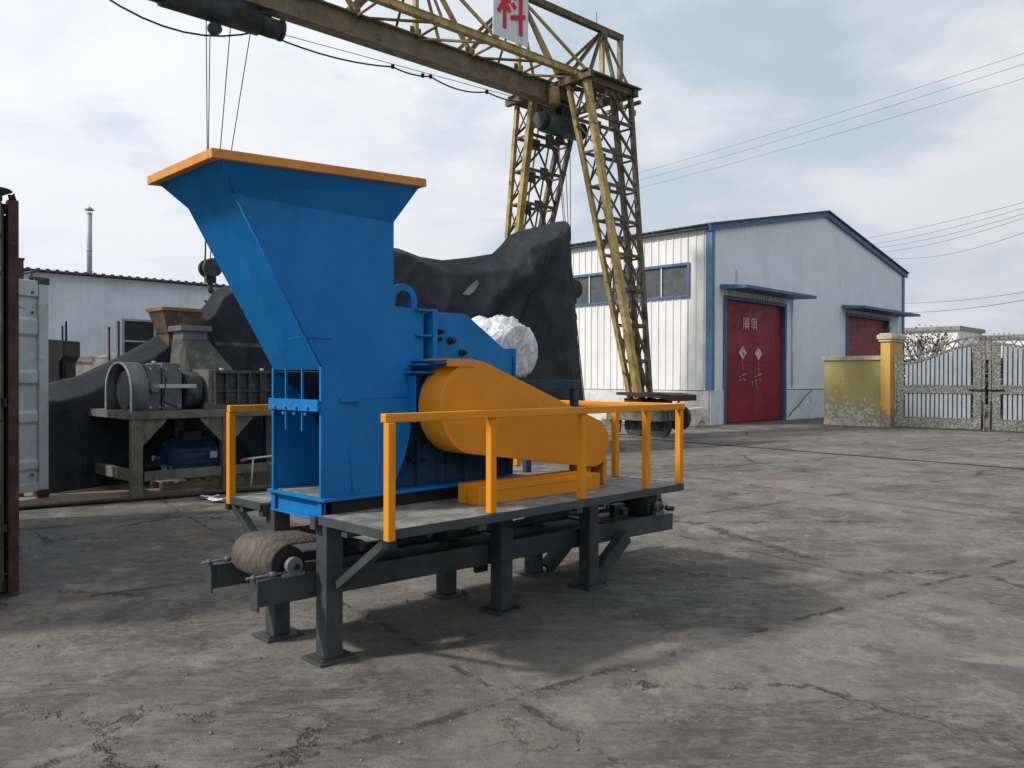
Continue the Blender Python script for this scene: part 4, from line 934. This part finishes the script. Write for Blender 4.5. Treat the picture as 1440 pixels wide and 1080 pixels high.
# ------------------------------------------------------------------ left shed with chimney
locS, rzS = frame(-16.5, 28.0, radians(45.5))
S0 = empty('storage_shed', locS, rzS, 'long pale metal shed with white-framed window behind the black tarpaulin', 'shed')
c = lambda v: (lambda x: v)
g = MB(); ribbed(g, 'x', -6, 2.9, c(0), c(5.15), .3, .02, 0, -1); ribbed(g, 'x', 2.9, 5.6, c(0), c(2.1), .3, .02, 0, -1); ribbed(g, 'x', 2.9, 5.6, c(3.68), c(5.15), .3, .02, 0, -1); ribbed(g, 'x', 5.6, 16, c(0), c(5.15), .3, .02, 0, -1)
g.build('front_wall', M['shed_wall'], S0)
b = MB(); b.box(16, 16.05, 0, 8, 0, 5.15); b.box(-6, 16, 8, 8.05, 0, 5.15); b.box(-6.05, -6, 0, 8, 0, 5.15); b.build('rear_wall', M['shed_wall'], S0)
b = MB(); b.face([(-6.3, -.3, 5.2), (16.3, -.3, 5.2), (16.3, 8.3, 5.35), (-6.3, 8.3, 5.35)]); b.build('roof', M['roof'], S0, solid=.05)
b = MB(); x = -6.3
while x < 16.3: b.box(x, x + .12, -.34, -.31, 5.14, 5.26); x += .3
b.build('roof_edge', M['roof'], S0)
b = MB()
for (x0, x1, z0, z1) in ((2.9, 5.6, 3.62, 3.70), (2.9, 5.6, 2.1, 2.18), (2.9, 2.97, 2.18, 3.62), (4.05, 4.12, 2.18, 3.62), (4.70, 4.76, 2.18, 3.62), (5.53, 5.6, 2.18, 3.62), (2.97, 4.05, 2.84, 2.9), (4.12, 5.53, 2.84, 2.9)): b.box(x0, x1, -.05, .03, z0, z1)
wf = b.build('window_frame', M['gate_bar'], S0)
b = MB(); b.box(2.97, 5.53, .035, .05, 2.18, 3.62); b.build('pane', M['black'], wf)
b = MB(); b.tube([(0, 0, 0), (0, 0, 2.5)], .125, 16); b.tube([(0, 0, 2.5), (0, 0, 2.52), (0, 0, 2.56)], [.13, .14, .13], 16); b.tube([(0, 0, 2.66), (0, 0, 2.80)], [.24, .02], 16)
for a in range(4): b.beam((.1 * cos(a * 1.57), .1 * sin(a * 1.57), 2.5), (.15 * cos(a * 1.57), .15 * sin(a * 1.57), 2.68), .02, .02)
b.tube([(0, 0, 1.2), (0, 0, 1.26)], .135, 16); b.tube([(.0, 0, .5), (.2, .1, .5)], .012, 5)
o = b.build('chimney', M['chimney'], S0, loc=(3.1, 4.3, 5.3))
o.scale = (.82, .82, 1.15)

# ------------------------------------------------------------------ containers
locC, rzC = frame(-5.84, 10.14, radians(25))
C_ = empty('container_door', locC, rzC, 'light grey container door leaf with horizontal ribs standing behind the rust-brown post', 'container door')
DW = 1.3
b = MB(); b.box(-DW + .08, -.08, .03, .05, .2, 2.5)
for z0, z1 in ((.34, .50), (.92, 1.10), (1.40, 1.60), (2.0, 2.25)):
    b.prism([(.03, z0), (.0, z0 + .04), (.0, z1 - .04), (.03, z1)], 'x', -DW + .08, -.09)
b.build('door_panel', M['container'], C_)
b = MB(); b.box(-.075, .05, -.012, .09, .10, 2.74); b.box(-DW, -DW + .08, -.012, .09, .10, 2.74); b.box(-DW + .08, -.08, -.004, .07, 2.5, 2.70); b.box(-DW + .08, -.08, -.004, .07, .09, .2); b.build('door_frame', M['container'], C_, bevel=.01)
for (x, z) in ((-.06, 0.02), (-.06, 2.66)):
    q = MB(); q.box(x - .03, x + .12, -.02, .10, z, z + .09); q.build('corner_casting', M['rusty'] if z < 1 else M['roof'], C_, bevel=.01)
b = MB(); b.box(-.09, .04, -.02, .02, 0, .05); b.box(-DW, -DW + .2, -.02, .1, 0, .09); b.build('foot', M['rusty'], C_)
b = MB()
for z in (.3, 2.3, 2.55): b.tube([(-.16, -.012, z), (-.16, -.004, z)], .02, 8)
b.build('rivet', M['roof'], C_)
b = MB(); b.box(-.06, .06, -.06, .06, 0, 2.98); b.box(-.075, .075, -.075, .075, 2.981, 3.0); o = b.build('steel_post', M['rusty'], bevel=.01); o.location = lift(locC, rzC, -.10, .36, 0); o.rotation_euler = (0, 0, .6); tag(o, 'dark brown square post rising just above the light grey container door', 'post')
b = MB(); b.tube([(0, 0, 0), (0, 0, .10)], .02, 8); b.tube([(-.08, 0, .10), (.08, 0, .13)], .015, 8); b.tube([(-.05, .02, .05), (.05, .02, .05)], .01, 8); o = b.build('roof_fitting', M['crane_dark']); o.location = lift(locC, rzC, -.14, .05, 2.69); tag(o, 'small metal fitting on the top edge of the grey container door', 'fitting')

# rust-brown container door at the very left edge of the frame
locR = (-3.42, 5.62, 0)
R_ = empty('rusty_container', locR, radians(135), 'rust-brown container corner post and grey-green lock bar at the left edge', 'container')
# local x runs along heading (-.707,.707) : the long side ; local y (to its left) = (-.707,-.707): the door end
LR = 3.75
b = MB(); b.box(-.03, .045, .0, .065, 0.02, 2.72); b.build('corner_post', M['rusty'], R_, bevel=.006)
b = MB(); b.box(.03, .05, .08, 2.3, .1, 2.66); b.build('door_panel', M['pole_green'], R_)
b = MB(); b.tube([(-.035, .15, .05), (-.035, .15, 2.70)], .042, 16); lk = b.build('lock_bar', M['pole_green'], R_)
b = MB(); b.tube([(-.035, .15, 2.70), (-.035, .15, 2.735)], .05, 14); b.tube([(-.035, .15, 2.735), (-.035, .15, 2.765), (-.035, .15, 2.775)], [.05, .11, .10], 18)
for z in (.35, 1.2, 1.35, 2.2, 2.45): b.tube([(-.035, .15, z), (-.035, .15, z + .02)], .047, 14)
b.build('lock_keeper', M['crane_dark'], lk)
b = MB(); b.tube([(-.0, .02, 2.72), (-.0, .03, 2.76), (.01, .04, 2.74)], .014, 6); b.tube([(-.03, .05, 2.72), (-.02, .055, 2.75)], .012, 6); b.box(-.05, .0, .08, .10, 1.3, 1.36); b.box(-.05, .0, .08, .11, .45, .5); b.build('hinge', M['crane_dark'], R_)
b = MB(); ribbed(b, 'x', .05, LR, c(.1), c(2.66), .28, .03, .02, -1); b.box(.06, LR, 2.38, 2.42, .1, 2.66); b.box(LR, LR + .04, .02, 2.42, .1, 2.66); b.build('side_panel', M['rusty'], R_)
b = MB(); b.box(.05, LR, .02, 2.42, 2.661, 2.70); b.box(-.02, .049, .10, 2.42, 2.665, 2.695); b.box(.05, LR, .02, 2.42, .02, .098); b.build('roof_panel', M['rusty'], R_)

# dark tank with rods behind the grey container
locB = (-7.30, 13.0, 0)
b = MB(); b.prism([(-.36, 0), (.05, 0), (.05, 1.75), (.12, 1.85), (.12, 2.10), (-.36, 2.14)], 'y', 0, .5); b.tube([(.05, .2, 2.0), (.05, .2, 2.42)], .02, 6); b.tube([(-.01, .2, 2.0), (-.01, .2, 2.34)], .018, 6)
b.tube([(.08, .1, 1.5), (.06, .1, 1.86)], .04, 8); o = b.build('dark_bin', M['black'], bevel=.01); o.location = locB; tag(o, 'black steel bin with two upright rods beside the grey container door', 'bin')
# debris sheets and poles
b = MB(); rd = random.Random(9)
for k in range(26):
    x, y = rd.uniform(0, .95), rd.uniform(0, .7); z = rd.uniform(0, .10); a = rd.uniform(-.5, .5)
    b.beam((x - .2 * cos(a), y - .2 * sin(a), z + .0), (x + .2 * cos(a), y + .2 * sin(a), z + rd.uniform(-.03, .05)), rd.uniform(.05, .12), .025)
b.prism([(0, -1.75), (.95, -1.75), (.9, .03), (.1, .05)], 'y', 0, .7)
o = b.build('debris_heap', M['debris']); o.location = (-7.85, 14.4, 1.80); tag(o, 'heap of pale broken sheets behind the left end of the tarpaulin', 'debris')
for i, (x, zt_, lb) in enumerate(((-6.95, 2.36, 'shorter dark upright pole in front of the shed window'), (-6.79, 2.46, 'taller dark upright pole touching the shed window frame'))):
    b = MB(); b.tube([(0, 0, 0), (.0, 0, zt_)], .022 + .004 * i, 8); b.tube([(0, 0, zt_), (0, 0, zt_ + .015)], .03, 8); o = b.build('steel_pole', M['black']); o.location = (x, 14.0, 0); tag(o, lb, 'pole', 'two poles in front of the shed')

# ------------------------------------------------------------------ tarpaulin-covered heap
def build_tarp():
    prof = [(40, 541, 11.0), (75, 538, 11.35), (105, 531, 11.6), (150, 509, 11.95), (200, 484, 12.35), (243, 457, 12.7), (270, 447, 12.9), (287, 431, 13.05), (300, 411, 13.15), (318, 402, 13.3), (350, 402, 13.6), (400, 418, 14.0), (450, 398, 14.5), (500, 368, 15.0), (530, 346, 15.3), (558, 349, 15.6),
            (590, 361, 15.9), (622, 366, 16.2), (660, 362, 16.55), (692, 357, 16.9), (704, 345, 17.0), (716, 331, 17.1), (729, 325, 17.25), (760, 318, 17.6), (783, 312, 17.85), (793, 311, 17.95), (795, 312, 18.0)]
    def at(px, py, Y):
        a, b_ = (px - 720) / 1141.57, (py - 540) / 1141.57; a2 = a + b_ * .0026; b2 = b_ - a * .0026
        return V((a2 * Y, Y, 1.5 - (b2 + .0062) * Y))
    Ts = [at(*p) for p in prof]
    U = V((.7071, .7071, 0)); Vv = V((-.7071, .7071, 0))
    def S(t):
        x = t * (len(Ts) - 1); i = min(len(Ts) - 2, int(x)); f = x - i; return Ts[i].lerp(Ts[i + 1], f), prof[i][0] + (prof[i + 1][0] - prof[i][0]) * f
    nb = 46
    def fn(u, v):
        p, px = S(u); h = p.z; left = max(0, min(1, (330 - px) / 200)); right = max(0, min(1, (px - 520) / 80))
        ap = 1 - min(1, max(0, (u - .9) / .09))
        # v: 0 back ground .. .35 ridge .. .55 shoulder .. 1 front ground
        if v < .3: t = v / .3; q = p + Vv * (1.8 * (1 - t)); q.z = h * (t ** .7)
        elif v < .5:
            t = (v - .3) / .2; q = p - Vv * (.35 + .25 * left) * t * ap; q.z = h - t ** 1.5 * (.10 + .12 * left + .25 * right) * ap
        else:
            t = (v - .5) / .5; z1 = h - (.10 + .12 * left + .25 * right) * ap; q = p - Vv * ((.35 + .25 * left) * ap + (.12 + .3 * right) * t); q.z = z1 * (1 - t)
        wr_ = max(0, (u - .93) / .07); q += U * (.32 * wr_ * (h - q.z) / h)
        e = min(1, abs(v - .3) * 4) ** 1.5
        k = noise.fractal(V((q.x * .9, q.y * .9, q.z * .35)), 1.0, 2.0, 3) * .07 + noise.noise(V((q.x * 2.2 + q.z * 1.1, q.y * 2.2, q.z * .5))) * .06
        k += .09 * (1 - abs(noise.noise(V((q.x * 1.9 - q.z * .9, q.y * 1.9, q.z * .6 + 7))))) ** 4
        # diagonal draped folds fanning out of the right-hand peak
        if right > 0:
            dz = (Ts[-3].z - q.z); dx = (V((Ts[-3].x, Ts[-3].y, 0)) - V((q.x, q.y, 0))).length; ang = math.atan2(dz, dx + .01)
            st2 = min(1, max(0, (1.02 - ang) / .16)); st2 = st2 * st2 * (3 - 2 * st2); k += right * .34 * st2 * min(1, dx / 1.2) * (1 if v > .45 else max(0, (v - .3) / .15))
            k += right * .06 * sin(ang * 13 + noise.noise(q * .8) * 1.5) * min(1, dx / 1.5)
            k += right * .035 * sin(ang * 27 + 1.0) * min(1, dx / 2)
        q -= Vv * k * e * (.25 + .75 * ap)
        q.z += noise.noise(V((q.x * 1.7, q.y * 1.7, 5))) * .02 * (1 - e * .4) * (1 - right * .92) * ap
        q.z = max(q.z, .006)
        return q
    b = MB(); b.grid(fn, 420, 90)
    o = b.build('tarpaulin', M['tarp'], fix=False); tag(o, 'huge black tarpaulin draped over a tall heap behind the blue shredder', 'tarpaulin')
    # end flap of the cover closing the right side
    e = MB(); 
    base = Ts[-1]
    def en(u, v):
        zt_ = base.z * (1 - .0) ; z = zt_ * (1 - v) ; q = base + Vv * (1.6 * u * (.1 + .9 * v)) - Vv * (.42 * v) * (1 - u); q += U * (.32 * v * (1 - .5 * u)); q.z = z; q += U * noise.noise(V((u * 3, v * 2, 3))) * .06 * u; q.z = max(q.z, .006); return q
    e.grid(en, 20, 30); f = e.build('end_flap', M['tarp'], None, fix=False); f.parent = o
    hm = MB(); hp = [base + U * (.32 * t) + V((0, 0, -base.z * t + .0)) - Vv * (.42 * t + .02) for t in [i / 12 for i in range(13)]]; hm.tube(hp, .012, 6); hm.build('hem_rope', M['rope'], o)
    # pale torn patch on the tarp (photo 665,405)
    pA = at(665, 405, 16.0); pt_ = MB()
    return at
at = build_tarp()
b = MB(); w0 = V(at(655, 414, 15.15)); 
pts = [at(650, 414, 15.3), at(659, 404, 15.3), at(671, 393, 15.3), at(674, 399, 15.3), at(666, 411, 15.3), at(660, 415, 15.3)]
b.face(pts); o = b.build('tarp_patch', M['crusher_grey'], solid=.02); tag(o, 'small pale torn scrap caught on the black tarpaulin above the shredder', 'scrap')

# ------------------------------------------------------------------ grey crusher on stand
locK, rzK = frame(-4.70, 10.04, radians(45))
K = empty('grey_crusher', locK, rzK, 'dusty grey roller crusher with arched pulley guard on a steel stand', 'crusher')
def build_crusher():
    def leg(x, y, n='leg'):
        b = MB(); b.box(-.065, .065, -.05, .05, .012, .98); lg = b.build(n, M['stand_pale'], K, bevel=.004, loc=(x, y, 0))
        b = MB(); b.box(-.09, .09, -.08, .08, 0, .012); b.build('foot_plate', M['stand_pale'], lg)
    for x in (.07, 1.25, 2.7):
        for y in (.06, 1.62): leg(x, y)
    b = MB(); b.box(-.02, 2.9, .0, .09, .982, 1.065); b.box(-.02, 2.9, 1.58, 1.67, .982, 1.065); b.box(-.02, .07, .091, 1.579, .982, 1.063); b.box(1.2, 1.3, .091, 1.579, .982, 1.063); b.box(2.8, 2.9, .091, 1.579, .982, 1.063)
    b.build('top_frame', M['stand_pale'], K, bevel=.004)
    b = MB(); b.box(0, 2.85, .02, 1.64, 1.066, 1.078); b.build('bed_plate', M['crusher_grey'], K)
    b = MB(); b.box(.03, .10, .12, 1.55, .20, .34); b.box(.16, 1.17, .02, .09, .20, .32); b.box(1.35, 2.62, .02, .09, .20, .32); b.box(.16, 1.17, 1.6, 1.66, .20, .32); b.build('lower_rail', M['stand_pale'], K, bevel=.004)
    for x, s in ((.136, 1), (1.184, -1), (1.316, 1)):
        b = MB(); b.prism([(x, .98), (x + s * .30, .98), (x + s * .30, .95), (x, .64)], 'y', .035, .05); b.build('gusset', M['container'] if False else M['stand_pale'], K)
    # arched pulley guard, opening towards -x
    b = MB(); outer = [(.12, 1.078)] + [(.56 - .44 * cos(a), 1.33 + .37 * sin(a)) for a in [pi * i / 20 for i in range(21)]] + [(1.0, 1.078)]
    n = len(outer)
    for i in range(n - 1):
        a, c_ = outer[i], outer[i + 1]; b.face([(.03, a[0], a[1]), (.03, c_[0], c_[1]), (.25, c_[0], c_[1]), (.25, a[0], a[1])], True)
    gd = b.build('pulley_guard', M['crusher_grey'], K, solid=.012)
    b = MB(); b.prism(outer, 'x', .22, .235); b.build('guard_back', M['stand_pale'], gd)
    b = MB()
    for i in range(n - 1): b.beam((.03, outer[i][0], outer[i][1]), (.03, outer[i + 1][0], outer[i + 1][1]), .02, .02, (1, 0, 0))
    b.build('guard_edge', M['container'], gd)
    b = MB(); b.tube([(.10, .55, 1.34), (.18, .55, 1.34)], .25, 28); b.tube([(.17, .53, 1.36), (1.4, .53, 1.36)], .05, 12); b.build('shaft', M['crusher_dark'], K)
    b = MB(); b.box(.29, .46, .30, .85, 1.08, 1.68); b.box(.29, .46, .27, .299, 1.08, 1.68); b.tube([(.36, .262, 1.38), (.36, .20, 1.38)], .07, 12); bx = b.build('bearing_block', M['crusher_grey'], K, bevel=.01)
    b = MB(); b.prism([(.50, 1.08), (.76, 1.08), (.76, 1.67), (.70, 1.70), (.50, 1.70)], 'y', .33, .9); b.build('gear_case', M['crusher_grey'], K, bevel=.01)
    b = MB(); b.box(.34, .90, .20, .26, 1.37, 1.42); b.build('tie_bar', M['pale_tube'], K, bevel=.003)
    b = MB(); b.tube([(.84, .6, 1.33), (1.05, .6, 1.33)], .26, 28); b.tube([(.79, .6, 1.33), (.84, .6, 1.33)], .1, 16); b.build('flywheel', M['crusher_dark'], K)
    b = MB(); b.box(1.11, 1.17, .30, 1.3, 1.08, 1.62); b.box(1.02, 1.17, .2, .27, 1.08, 1.17); b.box(1.171, 1.21, .28, .33, 1.08, 1.62); b.build('end_plate', M['stand_pale'], K, bevel=.004)
    b = MB(); b.box(1.22, 2.8, .36, 1.25, 1.08, 1.58)
    bd = b.build('crusher_body', M['crusher_dark'], K)
    b = MB(); b.box(1.21, 2.82, .29, .359, 1.57, 1.61); b.box(1.22, 2.8, .29, .359, 1.08, 1.14); b.box(1.22, 2.8, .325, .359, 1.31, 1.34); x = 1.36
    while x < 2.8: b.box(x, x + .025, .30, .359, 1.141, 1.568); x += .17
    b.build('body_rib', M['crusher_grey'] if False else M['crusher_dark'], bd)
    # hood above with square collar
    b = MB(); lo = [(1.08, .80), (1.72, .80), (1.72, 1.5), (1.08, 1.5)]; hi = [(1.13, 1.18), (1.50, 1.18), (1.50, 1.55), (1.13, 1.55)]
    for i in range(4): j = (i + 1) % 4; b.face([(*lo[i], 1.60), (*lo[j], 1.60), (*hi[j], 2.06), (*hi[i], 2.06)])
    hd_ = b.build('feed_hood', M['hood'], K, solid=.01)
    b = MB(); b.box(1.14, 1.50, 1.19, 1.55, 2.06, 2.18); b.box(1.09, 1.55, 1.14, 1.60, 2.181, 2.26); b.build('hood_collar', M['crusher_grey'], hd_, bevel=.005)
    b = MB(); b.box(1.62, 2.9, 1.2, 1.28, 1.98, 2.04); b.build('cross_bar', M['hood'], hd_)
    q = MB(); q.tube([(.40, .24, 1.62), (.50, .2, 1.5), (.46, .22, 1.2), (.6, .1, 1.12)], .012, 6); q.build('hose', M['black'], K)
    for x, z in ((.32, 1.12), (.44, 1.12), (.54, 1.14), (.72, 1.14), (.54, 1.62), (.72, 1.62), (.32, 1.62)):
        q = MB(); yy = .268 if x < .48 else .328; q.tube([(x, yy + .004, z), (x, yy - .018, z)], .016, 6); q.build('bolt', M['metal'], K)
    for x, y, z in ((.38, .3, 1.70), (1.3, .31, 1.62), (1.9, .31, 1.62)):
        b = MB(); b.tube([(x, y, z - .02), (x, y, z + .02)], .025, 6); b.build('bolt', M['pale_tube'], K)
build_crusher()
# brown funnel above the hood
F_ = empty('feed_funnel', lift(locK, rzK, 1.15, 1.75, 0), rzK, 'small brown flared funnel poking out above the grey crusher collar', 'funnel')
b = MB(); lo = [(0, 0), (.42, 0), (.42, .4), (0, .4)]; hi = [(-.10, -.08), (.50, -.08), (.50, .48), (-.10, .48)]
for i in range(4): j = (i + 1) % 4; b.face([(*lo[i], 2.18), (*lo[j], 2.18), (*hi[j], 2.50), (*hi[i], 2.50)])
b.build('cone', M['funnel'], F_, solid=.01)
b = MB(); b.box(-.13, .53, -.11, -.06, 2.50, 2.55); b.box(-.13, .53, .46, .51, 2.50, 2.55); b.box(-.13, -.08, -.06, .46, 2.50, 2.548); b.box(.48, .53, -.06, .46, 2.50, 2.548); b.build('rim', M['funnel_rim'], F_)
b = MB(); b.box(.02, .40, .02, .38, 1.2, 2.18); b.build('throat', M['funnel'], F_)
# motor on pallet under stand
PL_ = lift(locK, rzK, .55, .45, 0)
Pt = empty('wooden_pallet', PL_, rzK, 'old wooden pallet on the paving under the grey crusher stand', 'pallet')
b = MB()
for y in (0, .35, .7): b.box(0, 1.15, y, y + .1, 0, .10)
b.build('bearer', M['wood'], Pt)
b = MB()
for k in range(6): b.box(.02 + k * .19, .14 + k * .19, -.02, .82, .101, .125)
b.build('boards', M['wood'], Pt)
Mo = empty('electric_motor', lift(locK, rzK, .62, .75, .126), rzK, 'dark blue electric motor with white label on the pallet', 'motor')
b = MB(); b.tube([(.1, 0, .29), (.75, 0, .29)], .23, 26)
for k in range(20): a = 2 * pi * k / 20; b.beam((.15, .24 * cos(a), .29 + .24 * sin(a)), (.7, .24 * cos(a), .29 + .24 * sin(a)), .012, .03, (0, cos(a), sin(a)))
b.build('casing', M['motor_blue'], Mo)
b = MB(); b.tube([(.75, 0, .29), (.86, 0, .29)], [.24, .2], 24); b.tube([(-.08, 0, .29), (.1, 0, .29)], .04, 12); b.build('end_cap', M['motor_blue'], Mo)
b = MB(); b.box(.2, .65, -.22, .22, 0, .07); b.box(.3, .55, -.1, .1, .52, .64); b.build('base', M['motor_blue'], Mo)
b = MB(); b.box(.60, .70, -.262, -.256, .27, .36); b.build('label_plate', M['paper'], Mo)
# pink and pale tube frame
Pk = empty('tube_frame', (-3.50, 10.88, 0), .75, 'small frame of pink and pale tubes standing behind the orange railing', 'frame')
b = MB(); b.tube([(0, 0, 0), (.03, 0, .42)], .014, 8); b.tube([(-.1, 0, .42), (.75, 0, .46)], .014, 8); b.build('pale_tube', M['pale_tube'], Pk)
b = MB(); b.tube([(.40, 0, 0), (.34, 0, .50)], .03, 8); b.tube([(-.14, 0, .40), (-.05, 0, .42)], .022, 8); b.build('pink_tube', M['pink'], Pk)
# scraps of paper
for i, (x, y, a, lb) in enumerate(((-3.74, 10.05, .3, 'upper crumpled lilac paper scrap on the concrete beside the orange post'), (-3.56, 9.80, -.2, 'lower crumpled lilac paper scrap on the concrete beside the orange post'))):
    b = MB(); sd_ = i * 3.3
    def pf(u, v): return ((u - .5) * .22, (v - .5) * .14, .02 + .035 * abs(noise.noise(V((u * 4 + sd_, v * 4, 0)))) + .05 * abs(u - .5))
    b.grid(pf, 12, 8); o = b.build('paper_scrap', M['paper'], solid=.002); o.location = (x, y, 0); o.rotation_euler = (.0, 0, a); tag(o, lb, 'paper', 'paper scraps on the concrete')
# grit and small stones scattered over the yard
gs = MB(); rr = random.Random(21)
for k in range(650):
    y = 2.2 + rr.random() ** 1.6 * 9; x = rr.uniform(-.66, .66) * y; s_ = rr.uniform(.003, .009) * (1 if rr.random() < .95 else 1.9)
    c0 = V((x, y, s_ * .4)); vs = [c0 + V((rr.uniform(.6, 1) * s_ * cos(a), rr.uniform(.6, 1) * s_ * sin(a), 0)) for a in [i * 1.257 for i in range(5)]]; tp = c0 + V((0, 0, s_ * .8))
    for i in range(5): gs.face([vs[i], vs[(i + 1) % 5], tp])
tag(gs.build('gravel', M['grit'], fix=False), 'fine grit and tiny stones scattered over the concrete yard', 'gravel', kind='stuff')

for o_ in list(SC.objects):
    if o_.parent is None and o_.type in ('MESH', 'EMPTY') and 'kind' not in o_: o_['kind'] = 'thing'
